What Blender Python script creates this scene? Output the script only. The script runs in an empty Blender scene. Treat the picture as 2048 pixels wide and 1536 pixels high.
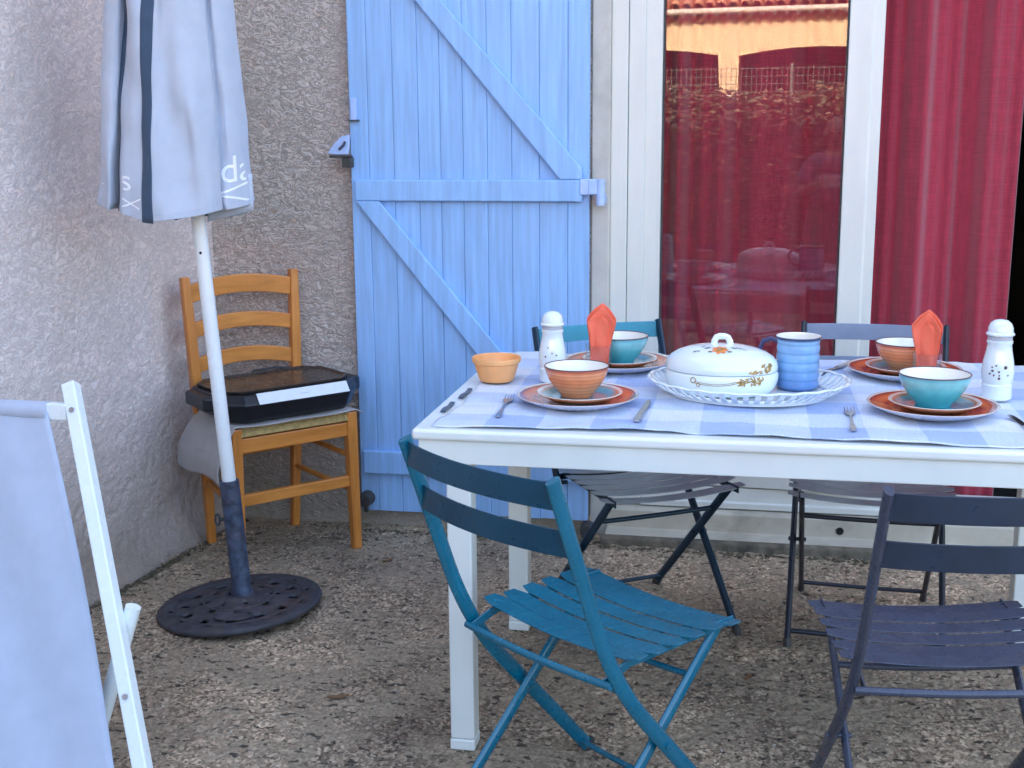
import bpy, bmesh, math, random
import numpy as np
from mathutils import Vector, Matrix
from mathutils.bvhtree import BVHTree
random.seed(7); np.random.seed(7)
S = bpy.context.scene
C = S.collection
PI = math.pi

# ------------------------------------------------------------------ camera
F_PX, YAW, PITCH, ROLL = 2509.77, 0.189387, -0.203248, -0.0074135
CAM = Vector((0.33712, -4.01119, 1.36844))
def cam_axes():
    cy, sy, cp, sp = math.cos(YAW), math.sin(YAW), math.cos(PITCH), math.sin(PITCH)
    cr, sr = math.cos(ROLL), math.sin(ROLL)
    f = Vector((-sy*cp, cy*cp, sp)); r = Vector((cy, sy, 0)); u = r.cross(f)
    return r*cr+u*sr, -r*sr+u*cr, f
r_, u_, f_ = cam_axes()
cd = bpy.data.cameras.new('camera'); cam = bpy.data.objects.new('camera', cd); C.objects.link(cam)
cam.matrix_world = Matrix(((r_.x, u_.x, -f_.x, CAM.x), (r_.y, u_.y, -f_.y, CAM.y), (r_.z, u_.z, -f_.z, CAM.z), (0, 0, 0, 1)))
cd.sensor_width = 36; cd.lens = F_PX/2048*36; cd.clip_start = .05; cd.clip_end = 600
S.camera = cam

# ------------------------------------------------------------------ sky, sun, exposure
SUN_EL, SUN_AZ = math.radians(33), math.radians(-20)      # azimuth measured from +Y towards +X
W = bpy.data.worlds.new('World'); S.world = W; W.use_nodes = True
nt = W.node_tree; bg = nt.nodes['Background']
sky = nt.nodes.new('ShaderNodeTexSky'); sky.sky_type = 'NISHITA'; sky.sun_disc = False
sky.sun_elevation = SUN_EL; sky.sun_rotation = SUN_AZ; sky.air_density = 1.0; sky.dust_density = 6.0; sky.ozone_density = .4
nt.links.new(sky.outputs[0], bg.inputs[0]); bg.inputs[1].default_value = .15
sd = bpy.data.lights.new('sun', 'SUN'); sd.energy = 4.3; sd.angle = math.radians(.5); sd.color = (1, .95, .86)
sun = bpy.data.objects.new('sun', sd); C.objects.link(sun)
sdir = Vector((math.sin(SUN_AZ)*math.cos(SUN_EL), math.cos(SUN_AZ)*math.cos(SUN_EL), math.sin(SUN_EL)))
sun.rotation_euler = sdir.to_track_quat('Z', 'Y').to_euler(); sun.location = (0, 0, 30)
S.view_settings.view_transform = 'Standard'; S.view_settings.look = 'None'
S.view_settings.exposure = 3.05; S.view_settings.gamma = 1; S.view_settings.use_curve_mapping = False
S.render.engine = 'CYCLES'
S.cycles.max_bounces = 8; S.cycles.transparent_max_bounces = 12; S.cycles.caustics_reflective = False
S.cycles.caustics_refractive = False

# ------------------------------------------------------------------ materials
def lin(c):
    return tuple((v/12.92 if v <= .04045 else ((v+.055)/1.055)**2.4) for v in c)
def hexc(h): return lin(tuple(int(h[i:i+2], 16)/255 for i in (0, 2, 4)))
class NT:
    def __init__(s, name):
        s.m = bpy.data.materials.new(name); s.m.use_nodes = True; s.t = s.m.node_tree
        s.p = s.t.nodes['Principled BSDF']; s.out = s.t.nodes['Material Output']
    def n(s, typ, **k):
        nd = s.t.nodes.new('ShaderNode'+typ)
        for a, v in k.items():
            if a.startswith('i_'): nd.inputs[a[2:].replace('_', ' ')].default_value = v
            else: setattr(nd, a, v)
        return nd
    def l(s, a, b): s.t.links.new(a, b)
    def coord(s, kind='Object', scale=(1, 1, 1)):
        tc = s.n('TexCoord'); mp = s.n('Mapping'); mp.inputs['Scale'].default_value = scale
        s.l(tc.outputs[kind], mp.inputs[0]); return mp.outputs[0]
    def noise(s, co, scale, detail=3, rough=.5, dist=0):
        nd = s.n('TexNoise'); nd.inputs['Scale'].default_value = scale; nd.inputs['Detail'].default_value = detail
        nd.inputs['Roughness'].default_value = rough; nd.inputs['Distortion'].default_value = dist
        s.l(co, nd.inputs['Vector']); return nd.outputs['Fac']
    def ramp(s, fac, stops):
        r = s.n('ValToRGB'); e = r.color_ramp.elements
        while len(e) < len(stops): e.new(.5)
        for i, (p, c) in enumerate(stops):
            e[i].position = p; e[i].color = (*c, 1) if len(c) == 3 else c
        s.l(fac, r.inputs[0]); return r.outputs[0]
    def mix(s, fac, a, b, mode='MIX'):
        m = s.n('MixRGB', blend_type=mode)
        for k, v in ((0, fac), (1, a), (2, b)):
            if isinstance(v, (int, float)): m.inputs[k].default_value = v
            elif isinstance(v, tuple): m.inputs[k].default_value = (*v, 1)
            else: s.l(v, m.inputs[k])
        return m.outputs[0]
    def math(s, op, a, b=None, c=None):
        m = s.n('Math', operation=op)
        for k, v in ((0, a), (1, b), (2, c)):
            if v is None: continue
            if isinstance(v, (int, float)): m.inputs[k].default_value = v
            else: s.l(v, m.inputs[k])
        return m.outputs[0]
    def base(s, c):
        if isinstance(c, tuple): s.p.inputs['Base Color'].default_value = (*c, 1)
        else: s.l(c, s.p.inputs['Base Color'])
    def bump(s, h, strength=.3, dist=.002):
        b = s.n('Bump'); b.inputs['Strength'].default_value = strength; b.inputs['Distance'].default_value = dist
        s.l(h, b.inputs['Height']); s.l(b.outputs[0], s.p.inputs['Normal'])
def simple(name, col, rough=.5, metal=0, var=.12, vs=30, bump=.0, bs=200, coat=0, spec=.5, dirt=None, ds=6):
    m = NT(name); co = m.coord()
    a = tuple(c*(1-var) for c in col); b = tuple(min(1, c*(1+var)) for c in col)
    c = m.ramp(m.noise(co, vs, 4), [(.3, a), (.7, b)])
    if dirt:
        c = m.mix(m.math('MULTIPLY', m.ramp(m.noise(co, ds, 6, .65), [(.5, (0, 0, 0)), (.75, (1, 1, 1))]), dirt[1]), c, dirt[0])
    m.base(c); m.p.inputs['Metallic'].default_value = metal
    m.p.inputs['Specular IOR Level'].default_value = spec
    rr = m.ramp(m.noise(co, vs*2.3, 3), [(.3, (rough*.8,)*3), (.7, (min(1, rough*1.2),)*3)])
    m.l(rr, m.p.inputs['Roughness'])
    if coat: m.p.inputs['Coat Weight'].default_value = coat; m.p.inputs['Coat Roughness'].default_value = .08
    if bump: m.bump(m.noise(co, bs, 3), bump, .001)
    return m.m
M = {}
def stucco(name, c1, c2, moss, bs=.8):
    m = NT(name); co = m.coord()
    n1 = m.math('SUBTRACT', 1, m.math('MULTIPLY', m.math('ABSOLUTE', m.math('SUBTRACT', m.noise(m.coord('Object', (1, 1, 1.6)), 34, 2, .5, 1.2), .5)), 5.5)); n2 = m.noise(co, 3.2, 5, .6); n3 = m.noise(co, 260, 2)
    c = m.ramp(n1, [(.05, c1), (.55, tuple(x*.93 for x in c1)), (.9, c2)])
    c = m.mix(m.math('MULTIPLY', m.ramp(n2, [(.4, (0, 0, 0)), (.66, (1, 1, 1))]), .5), c, tuple(x*.68 for x in c1))
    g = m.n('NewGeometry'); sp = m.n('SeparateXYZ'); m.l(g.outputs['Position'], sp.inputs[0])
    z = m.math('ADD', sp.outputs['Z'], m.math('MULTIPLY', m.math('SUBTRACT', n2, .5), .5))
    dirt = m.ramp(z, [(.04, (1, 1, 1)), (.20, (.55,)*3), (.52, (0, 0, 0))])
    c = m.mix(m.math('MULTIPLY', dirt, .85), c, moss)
    pt = g.outputs['Pointiness'] if False else None
    m.base(c); m.p.inputs['Roughness'].default_value = .95; m.p.inputs['Specular IOR Level'].default_value = .2
    m.bump(m.math('ADD', m.math('MULTIPLY', n1, -1), m.math('MULTIPLY', n3, .35)), bs, .004)
    return m.m
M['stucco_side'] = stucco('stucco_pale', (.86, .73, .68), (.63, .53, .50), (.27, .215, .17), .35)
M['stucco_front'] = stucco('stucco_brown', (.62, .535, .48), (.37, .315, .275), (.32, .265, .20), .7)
def ground_mat():
    m = NT('exposed_aggregate_concrete'); co = m.coord()
    v = m.n('TexVoronoi'); v.inputs['Scale'].default_value = 62; m.l(co, v.inputs['Vector'])
    v2 = m.n('TexVoronoi'); v2.inputs['Scale'].default_value = 150; m.l(co, v2.inputs['Vector'])
    vb = m.n('SeparateColor'); m.l(v.outputs['Color'], vb.inputs[0])
    stone = m.ramp(vb.outputs[0], [(0, (0.059, 0.042, 0.029)), (.2, (0.167, 0.121, 0.080)), (.5, (0.323, 0.233, 0.148)), (.8, (0.490, 0.367, 0.232)), (1, (0.804, 0.632, 0.416))])
    vb2 = m.n('SeparateColor'); m.l(v2.outputs['Color'], vb2.inputs[0])
    fine = m.ramp(vb2.outputs[1], [(0, (0.108, 0.079, 0.052)), (.6, (0.323, 0.237, 0.152)), (1, (0.588, 0.446, 0.296))])
    msk = m.ramp(m.noise(co, 7, 4), [(.42, (0, 0, 0)), (.6, (1, 1, 1))])
    c = m.mix(m.math('MULTIPLY', m.ramp(v.outputs['Distance'], [(.30, (1, 1, 1)), (.5, (0, 0, 0))]), .55), fine, stone)
    big = m.noise(co, 1.5, 5, .62)
    c = m.mix(1.0, c, m.ramp(big, [(.30, (.55, .53, .52)), (.48, (.98, .96, .92)), (.64, (1.75, 1.68, 1.58))]), 'MULTIPLY')
    c = m.mix(1.0, c, (.97, 1.0, 1.09), 'MULTIPLY')
    lichen = m.ramp(m.noise(co, 16, 5, .7), [(.56, (0, 0, 0)), (.72, (1, 1, 1))])
    c = m.mix(m.math('MULTIPLY', lichen, .45), c, (.12, .125, .075))
    pits = m.ramp(m.noise(m.coord('Object', (.6, 1, 1)), 52, 2, .5), [(.335, (1, 1, 1)), (.385, (0, 0, 0))])
    sm = m.ramp(m.noise(co, 5.5, 6, .7), [(.44, (0, 0, 0)), (.60, (1, 1, 1))])
    c = m.mix(m.math('MULTIPLY', sm, .85), c, m.ramp(m.noise(co, 120, 4), [(.3, (0.196, 0.153, 0.104)), (.7, (0.451, 0.353, 0.240))]))
    c = m.mix(m.math('MULTIPLY', pits, .85), c, (.03, .027, .022))
    m.base(c); m.p.inputs['Roughness'].default_value = .85; m.p.inputs['Specular IOR Level'].default_value = .3
    h = m.math('SUBTRACT', 1, v.outputs['Distance'])
    m.bump(m.math('SUBTRACT', m.math('ADD', h, m.math('MULTIPLY', m.noise(co, 260, 2), .4)), m.math('MULTIPLY', pits, 1.4)), .55, .004)
    return m.m
M['ground'] = ground_mat()
def painted(name, col, grain=(60, 60, 3), rough=.45, chip=.12, gs=.12):
    m = NT(name); co = m.coord('Object', grain)
    g = m.noise(co, 1, 4, .6)
    co2 = m.coord(); n2 = m.noise(co2, 4, 5, .6)
    c = m.ramp(g, [(.3, tuple(x*(1-gs) for x in col)), (.7, tuple(min(1, x*(1+gs*.5)) for x in col))])
    c = m.mix(m.math('MULTIPLY', m.ramp(n2, [(.45, (0, 0, 0)), (.75, (1, 1, 1))]), chip), c, tuple(x*.75+.08 for x in col))
    m.base(c); m.p.inputs['Roughness'].default_value = rough
    m.bump(g, .25, .001)
    return m.m
M['shutter'] = painted('blue_painted_wood', (.29, .51, .85), chip=.45, gs=.2)
M['white_pvc'] = painted('white_pvc', (.69, .69, .64), (20, 20, 4), .35, .08, .05)
M['cream'] = simple('cream_render', (.55, .52, .46), .85, var=.08, vs=12, bump=.3, bs=160, dirt=((.25, .22, .17), .5), ds=4)
M['sill'] = simple('cream_threshold', (.50, .45, .36), .8, var=.1, vs=9, bump=.3, bs=140, dirt=((.2, .17, .12), .6), ds=5)
M['table'] = simple('white_painted_metal', (.78, .80, .755), .35, var=.04, vs=9, bump=.05, coat=.2)
M['deck_frame'] = simple('white_lacquered_steel', (.78, .84, .84), .3, var=.03, vs=9)
M['wood'] = None
def woodm(name, a, b, sc=(25, 25, 3)):
    m = NT(name); co = m.coord('Object', sc); n = m.noise(co, 1.3, 5, .6, .5)
    m.base(m.ramp(n, [(.3, a), (.7, b)])); m.p.inputs['Roughness'].default_value = .38
    m.p.inputs['Coat Weight'].default_value = .25; m.bump(n, .1, .0006); return m.m
M['wood'] = woodm('honey_varnished_wood', (.44, .145, .022), (.68, .255, .050))
M['woodx'] = woodm('honey_varnished_wood_across', (.48, .165, .026), (.72, .28, .058), (3, 25, 25))
M['rush'] = simple('rush_straw', (.58, .42, .17), .7, var=.25, vs=60, bump=.6, bs=240)
M['teal'] = simple('teal_powder_coat', (.0, .125, .205), .26, var=.12, vs=14, bump=.05, coat=.3, dirt=((.012, .14, .21), .35))
M['slate'] = simple('slate_powder_coat', (.050, .060, .098), .28, var=.12, vs=14, bump=.05, dirt=((.11, .11, .13), .4))
M['slate_d'] = simple('slate_dark_rod', (.018, .022, .035), .4, var=.1, vs=14)
M['slate_rail_shaded'] = simple('shaded_slate_powder_coat', (.016, .030, .055), .34, var=.15, vs=14, bump=.05)  # slate darkened for rails facing the camera, shade put into the colour
M['teal_rail_shaded'] = simple('shaded_teal_powder_coat', (.0, .046, .088), .32, var=.15, vs=14, bump=.05)  # teal chair's camera-side rails, their shade painted into the coat
M['petrol'] = simple('petrol_powder_coat', (.003, .030, .060), .36, var=.12, vs=14)
M['teal_rail_lit'] = simple('sky_lit_teal_powder_coat', (.06, .30, .40), .45, var=.12, vs=14, bump=.06)  # back chair's rails: teal lightened, sky light painted in
M['slat_sky_lit'] = simple('sky_lit_slat_powder_coat', (.34, .40, .47), .34, var=.12, vs=14)  # back chairs' slats: reflected light put into one pale colour
M['slate_rail_lit'] = simple('sky_lit_slate_powder_coat', (.22, .26, .36), .45, var=.1, vs=14)  # same slate made lighter where the rails catch the sky
M['iron'] = simple('rusty_cast_iron', (.045, .045, .055), .6, var=.35, vs=25, bump=.5, bs=120, dirt=((.10, .055, .04), .6), ds=9)
M['steel_blue'] = simple('blue_grey_hammered_steel', (.055, .075, .125), .5, metal=.2, var=.5, vs=45, bump=.9, bs=60, dirt=((.13, .06, .04), .5), ds=10)
M['pole'] = simple('white_enamelled_tube', (.80, .82, .82), .3, var=.03, vs=8)
def fabric(name, col, sc=900, bump=.25, var=.06, sheen=.2, rough=.9, trans=0):
    m = NT(name); co = m.coord()
    w1 = m.n('TexWave', bands_direction='X'); w1.inputs['Scale'].default_value = sc/6.28; m.l(co, w1.inputs['Vector'])
    w2 = m.n('TexWave', bands_direction='Z'); w2.inputs['Scale'].default_value = sc/6.28; m.l(co, w2.inputs['Vector'])
    n = m.noise(co, 18, 5, .6)
    c = m.ramp(n, [(.3, tuple(x*(1-var) for x in col)), (.7, tuple(min(1, x*(1+var)) for x in col))])
    m.base(c); m.p.inputs['Roughness'].default_value = rough; m.p.inputs['Sheen Weight'].default_value = sheen
    m.p.inputs['Specular IOR Level'].default_value = .2
    m.bump(m.math('ADD', w1.outputs['Fac'], w2.outputs['Fac']), bump, .0006)
    return m.m
M['canopy'] = fabric('pale_grey_canvas', (.47, .52, .62), 1200, .15, .05)
M['tape'] = fabric('dark_grey_tape', (.05, .08, .13), 1500, .2, .1)
M['print_white'] = simple('white_print', (.85, .87, .9), .8, var=.05)
M['deck_fabric'] = fabric('pale_blue_sling', (.44, .49, .60), 1500, .12, .05)
M['beige'] = fabric('beige_cloth', (.40, .365, .35), 900, .3, .08)
def curtain_mat():
    m = NT('burgundy_linen'); co = m.coord('Object', (1, 1, 1))
    a = m.noise(m.coord('Object', (700, 700, 14)), 1, 2); b = m.noise(m.coord('Object', (14, 14, 700)), 1, 2)
    s = m.math('MULTIPLY', m.math('ADD', a, b), .5)
    c = m.ramp(s, [(.35, (.22, .014, .030)), (.65, (.46, .036, .070))])
    m.base(c); m.p.inputs['Roughness'].default_value = .95; m.p.inputs['Sheen Weight'].default_value = .4
    m.bump(s, .5, .001); return m.m
M['curtain'] = curtain_mat()
def gingham():
    m = NT('blue_check_cotton'); tc = m.n('TexCoord'); sp = m.n('SeparateXYZ'); m.l(tc.outputs['Object'], sp.inputs[0])
    def band(o, off):
        return m.math('GREATER_THAN', m.math('FRACT', m.math('ADD', m.math('DIVIDE', o, .226), off)), .5)
    a = band(sp.outputs['X'], .43); b = band(sp.outputs['Y'], .08)
    s = m.math('MULTIPLY', m.math('ADD', a, b), .5)
    c = m.ramp(s, [(0, (.76, .79, .82)), (.5, (.62, .69, .81)), (1, (.44, .54, .76))])
    th = m.math('ADD', m.noise(m.coord('Object', (900, 20, 20)), 1, 1), m.noise(m.coord('Object', (20, 900, 20)), 1, 1))
    c = m.mix(.35, c, m.ramp(m.math('MULTIPLY', th, .5), [(.35, (.35, .40, .6)), (.65, (1, 1, 1))]), 'MULTIPLY')
    m.base(c); m.p.inputs['Roughness'].default_value = .9; m.p.inputs['Specular IOR Level'].default_value = .15
    m.bump(th, .3, .0006); return m.m
M['gingham'] = gingham()
def glaze(name, stops, axis='R', scale=1.0, rough=.18, var=.25, vs=14, rings=0):
    """colour bands by radius (R) or height (Z) in metres divided by scale"""
    m = NT(name); tc = m.n('TexCoord'); sp = m.n('SeparateXYZ'); m.l(tc.outputs['Object'], sp.inputs[0])
    if axis == 'R':
        q = m.math('SQRT', m.math('ADD', m.math('MULTIPLY', sp.outputs['X'], sp.outputs['X']), m.math('MULTIPLY', sp.outputs['Y'], sp.outputs['Y'])))
    else: q = sp.outputs['Z']
    co = m.coord(); n = m.noise(co, vs, 4, .6)
    q2 = m.math('ADD', m.math('DIVIDE', q, scale), m.math('MULTIPLY', m.math('SUBTRACT', n, .5), .03))
    c = m.ramp(q2, stops)
    c = m.mix(.9, c, m.ramp(m.noise(co, vs*2, 4), [(.3, (1-var,)*3), (.7, (1.0, 1.0, 1.0))]), 'MULTIPLY')
    if rings:
        w = m.math('SINE', m.math('MULTIPLY', q, rings))
        c = m.mix(m.math('MULTIPLY', m.ramp(w, [(.4, (0, 0, 0)), (1, (1, 1, 1))]), .3), c, (.25, .06, .03) if 'orange' in name else (.05, .15, .3))
        m.bump(w, .25, .0008)
    m.base(c); m.p.inputs['Roughness'].default_value = rough; m.p.inputs['Coat Weight'].default_value = .5
    m.p.inputs['Coat Roughness'].default_value = .06
    return m.m
ORG, ORD, CRM = (.86, .22, .06), (.34, .05, .025), (.85, .78, .68)
M['plate'] = glaze('orange_plate_glaze', [(0, (.60, .16, .05)), (.62, ORG), (.70, ORD), (.78, ORG), (.90, (.66, .12, .04)), (.94, (.22, .03, .02)), (.962, CRM), (1, CRM)], 'R', .139, rings=420)
M['plate_under'] = simple('plate_underside_glaze', (.60, .60, .68), .25, var=.08)
M['side'] = glaze('blue_side_plate_glaze', [(0, (.16, .45, .52)), (.55, (.11, .36, .42)), (.80, (.20, .44, .48)), (.88, (.55, .24, .10)), (.93, CRM), (1, CRM)], 'R', .098, rings=0, var=.35)
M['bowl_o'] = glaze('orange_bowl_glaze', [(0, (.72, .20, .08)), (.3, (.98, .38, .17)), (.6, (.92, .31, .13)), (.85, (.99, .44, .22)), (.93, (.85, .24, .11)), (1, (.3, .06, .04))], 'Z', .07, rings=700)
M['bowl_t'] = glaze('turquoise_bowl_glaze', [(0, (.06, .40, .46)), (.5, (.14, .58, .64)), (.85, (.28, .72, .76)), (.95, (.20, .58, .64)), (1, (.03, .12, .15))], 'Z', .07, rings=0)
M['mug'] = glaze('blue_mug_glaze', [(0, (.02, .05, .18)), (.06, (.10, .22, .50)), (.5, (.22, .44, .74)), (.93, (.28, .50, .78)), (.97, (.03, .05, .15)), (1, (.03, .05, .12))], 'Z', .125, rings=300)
M['mug_dark'] = simple('dark_blue_handle_glaze', (.07, .07, .17), .25, var=.3, coat=.4)
M['cream_glaze'] = simple('cream_glaze', (.80, .77, .70), .2, var=.03, coat=.5)
M['porcelain'] = simple('white_porcelain', (.76, .82, .82), .15, var=.03, vs=9, coat=.6)
M['porcelain_grey'] = simple('grey_ceramic_collar', (.48, .48, .52), .3, var=.08)
M['terracotta'] = simple('terracotta', (.88, .42, .16), .5, var=.1, vs=20, bump=.1)
M['napkin'] = simple('coral_paper_napkin', (.90, .17, .09), .85, var=.05, vs=15, bump=.3, bs=500)
M['gold'] = simple('gold_brown_transfer', (.42, .26, .08), .35, var=.4, vs=120)
M['flower'] = simple('orange_flower_transfer', (.72, .23, .06), .3, var=.35, vs=90)
M['leaf_print'] = simple('grey_green_leaf_transfer', (.20, .20, .15), .4, var=.3)
M['dark_print'] = simple('brown_dot_transfer', (.12, .04, .03), .4, var=.3)
M['cutlery'] = simple('stainless_steel', (.45, .46, .50), .22, metal=1, var=.05)
M['black'] = simple('black_plastic', (.008, .009, .014), .35, var=.2, bump=.1)
M['griddle'] = simple('dark_griddle_plate', (.035, .025, .02), .28, var=.4, vs=10)
M['panel_white'] = simple('white_panel', (.75, .77, .80), .4, var=.03)
M['hinge'] = simple('pale_blue_hinge_paint', (.42, .56, .86), .4, var=.08)
M['rubber'] = simple('dark_grey_rubber', (.05, .05, .048), .7, var=.3)
M['grit_dark'] = simple('dark_grit', (.035, .03, .025), .9, var=.4, vs=40)
M['grit_pale'] = simple('pale_grit', (.52, .47, .40), .9, var=.3, vs=40)
M['dry_leaf'] = simple('dry_leaf_brown', (.20, .11, .05), .8, var=.3, vs=60)
M['footing'] = simple('dirty_concrete_footing', (.15, .125, .09), .95, var=.5, vs=22, bump=.8, bs=90, dirt=((.03, .027, .02), .8), ds=9)
M['moss'] = simple('moss_debris', (.10, .085, .05), .95, var=.5, vs=60)
M['room'] = simple('dim_room_paint', (.06, .055, .05), .9)
M['foliage'] = simple('hedge_leaf', (.15, .13, .075), .3, var=.4, vs=4)
M['bark'] = simple('hedge_stem', (.08, .06, .045), .9)
M['wire'] = simple('green_wire', (.12, .15, .12), .5, metal=.3)
M['villa'] = simple('ochre_render', (.70, .49, .28), .9, var=.04, vs=2)
M['tile'] = simple('roof_clay', (.50, .21, .12), .85, var=.3, vs=5)
M['gutter'] = simple('beige_gutter', (.60, .50, .42), .5, var=.05)
M['skin'] = simple('skin', (.55, .32, .24), .5, var=.05)
M['blouse'] = fabric('lilac_cotton', (.30, .22, .34))
M['skirt'] = fabric('grey_cotton', (.20, .16, .20))
M['hair'] = simple('grey_blond_hair', (.42, .35, .28), .6, var=.4, vs=60)
M['phone'] = simple('pale_phone_case', (.75, .72, .85), .4)
def glass_mat(name, ior=1.5, tint=(.80, .80, .80), rough=0.0):
    m = NT(name); m.t.nodes.remove(m.p)
    tr = m.n('BsdfTransparent'); tr.inputs[0].default_value = (*tint, 1)
    gl = m.n('BsdfGlossy'); gl.inputs['Roughness'].default_value = rough
    fr = m.n('Fresnel'); ge = m.n('NewGeometry')
    m.l(m.math('ADD', m.math('MULTIPLY', ge.outputs['Backfacing'], 1/ior-ior), ior), fr.inputs['IOR'])
    mx = m.n('MixShader'); m.l(fr.outputs[0], mx.inputs[0]); m.l(tr.outputs[0], mx.inputs[1]); m.l(gl.outputs[0], mx.inputs[2])
    m.l(mx.outputs[0], m.out.inputs[0]); return m.m
M['glass'] = glass_mat('window_glass', 1.60, (.96, .95, .95))
M['tumbler'] = glass_mat('drinking_glass', 1.45, (.95, .97, .98))

# ------------------------------------------------------------------ mesh builder
class MB:
    def __init__(s): s.bm = bmesh.new()
    def box(s, lo, hi, mat=None):
        vs = [s.bm.verts.new((x, y, z)) for x in (lo[0], hi[0]) for y in (lo[1], hi[1]) for z in (lo[2], hi[2])]
        for q in ((0, 1, 3, 2), (4, 6, 7, 5), (0, 4, 5, 1), (2, 3, 7, 6), (0, 2, 6, 4), (1, 5, 7, 3)):
            s.bm.faces.new([vs[i] for i in q])
        if mat is not None:
            for v in vs: v.co = mat @ v.co
        return s
    def prism(s, poly, axis, a, b):
        """poly: 2D list; extruded along axis from a to b"""
        def P(p, t):
            return {'x': (t, p[0], p[1]), 'y': (p[0], t, p[1]), 'z': (p[0], p[1], t)}[axis]
        A = [s.bm.verts.new(P(p, a)) for p in poly]; B = [s.bm.verts.new(P(p, b)) for p in poly]; n = len(poly)
        s.bm.faces.new(A); s.bm.faces.new(B[::-1])
        for i in range(n): s.bm.faces.new((A[i], B[i], B[(i+1) % n], A[(i+1) % n]))
        return s
    def sweep(s, pts, sec, up=(0, 0, 1), cap=True, closed=False, scale=None):
        """sec: list of (a,b): a along side vector, b along the normal"""
        pts = [Vector(p) for p in pts]; up = Vector(up); rings = []; n = len(pts)
        for i, p in enumerate(pts):
            if closed: t = pts[(i+1) % n]-pts[i-1]
            else: t = pts[min(i+1, n-1)]-pts[max(i-1, 0)]
            t.normalize(); side = t.cross(up)
            if side.length < 1e-4: side = t.cross(Vector((1, 0, 0)))
            side.normalize(); nn = side.cross(t).normalized()
            k = scale[i] if scale else 1
            rings.append([s.bm.verts.new(p+side*a*k+nn*b*k) for a, b in sec])
        m = len(sec)
        for i in range(n if closed else n-1):
            A, B = rings[i], rings[(i+1) % n]
            for j in range(m): s.bm.faces.new((A[j], A[(j+1) % m], B[(j+1) % m], B[j]))
        if cap and not closed:
            s.bm.faces.new(rings[0][::-1]); s.bm.faces.new(rings[-1])
        return s
    def tube(s, pts, r, seg=12, **k):
        return s.sweep(pts, [(r*math.cos(t*2*PI/seg), r*math.sin(t*2*PI/seg)) for t in range(seg)], **k)
    def lathe(s, prof, seg=48, sx=1, sy=1, close=False):
        rings = []
        for r, z in prof:
            if r < 1e-6: rings.append([s.bm.verts.new((0, 0, z))])
            else: rings.append([s.bm.verts.new((r*sx*math.cos(i*2*PI/seg), r*sy*math.sin(i*2*PI/seg), z)) for i in range(seg)])
        for A, B in zip(rings, rings[1:]):
            for i in range(seg):
                j = (i+1) % seg
                if len(A) == 1 and len(B) == 1: continue
                if len(A) == 1: s.bm.faces.new((A[0], B[i], B[j]))
                elif len(B) == 1: s.bm.faces.new((A[i], A[j], B[0]))
                else: s.bm.faces.new((A[i], A[j], B[j], B[i]))
        return s
    def grid(s, nx, ny, fn, closed_x=False):
        g = [[s.bm.verts.new(fn(i/(nx-1) if not closed_x else i/nx, j/(ny-1))) for i in range(nx)] for j in range(ny)]
        for j in range(ny-1):
            for i in range(nx if closed_x else nx-1):
                k = (i+1) % nx
                s.bm.faces.new((g[j][i], g[j][k], g[j+1][k], g[j+1][i]))
        return s
    def build(s, name, mat, parent=None, smooth=False, bevel=0, solid=0, sub=0, recalc=True, seg=2):
        bm = s.bm
        if recalc: bmesh.ops.recalc_face_normals(bm, faces=bm.faces)
        if smooth:
            for f in bm.faces: f.smooth = True
            for e in bm.edges:
                if len(e.link_faces) == 2 and e.calc_face_angle(0) > .7: e.smooth = False
        me = bpy.data.meshes.new(name); bm.to_mesh(me); bm.free()
        if mat: me.materials.append(mat)
        o = bpy.data.objects.new(name, me); C.objects.link(o)
        if parent: o.parent = parent
        if solid:
            md = o.modifiers.new('thickness', 'SOLIDIFY'); md.thickness = solid; md.offset = 0
        if bevel:
            md = o.modifiers.new('bevel', 'BEVEL'); md.width = bevel; md.segments = seg; md.limit_method = 'ANGLE'; md.angle_limit = .6
        if sub:
            md = o.modifiers.new('subdivision', 'SUBSURF'); md.levels = sub; md.render_levels = sub
        return o
def tag(o, label=None, cat=None, group=None, kind=None):
    if label: o['label'] = label
    if cat: o['category'] = cat
    if group: o['group'] = group
    if kind: o['kind'] = kind
    return o
def thing(name, label, cat, loc=(0, 0, 0), rz=0, group=None):
    o = bpy.data.objects.new(name, None); C.objects.link(o); o.empty_display_size = .1
    o.location = loc; o.rotation_euler = (0, 0, rz); return tag(o, label, cat, group)
def node(name, parent, loc=(0, 0, 0)):
    o = bpy.data.objects.new(name, None); C.objects.link(o); o.parent = parent; o.location = loc; o.empty_display_size = .05; return o
def dup(root, loc, rz, label, group=None):
    r = root.copy(); C.objects.link(r); r.location = loc; r.rotation_euler = (0, 0, rz); r['label'] = label
    if group: r['group'] = group
    def rec(src, dst):
        for ch in [c for c in src.children]:
            if ch.name not in C.objects: continue
            c = ch.copy(); C.objects.link(c); c.parent = dst; rec(ch, c)
    rec(root, r); return r
def ell(a, b, n=12): return [(a*math.cos(i*2*PI/n), b*math.sin(i*2*PI/n)) for i in range(n)]
def rect(a, b): return [(-a/2, -b/2), (a/2, -b/2), (a/2, b/2), (-a/2, b/2)]

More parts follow.
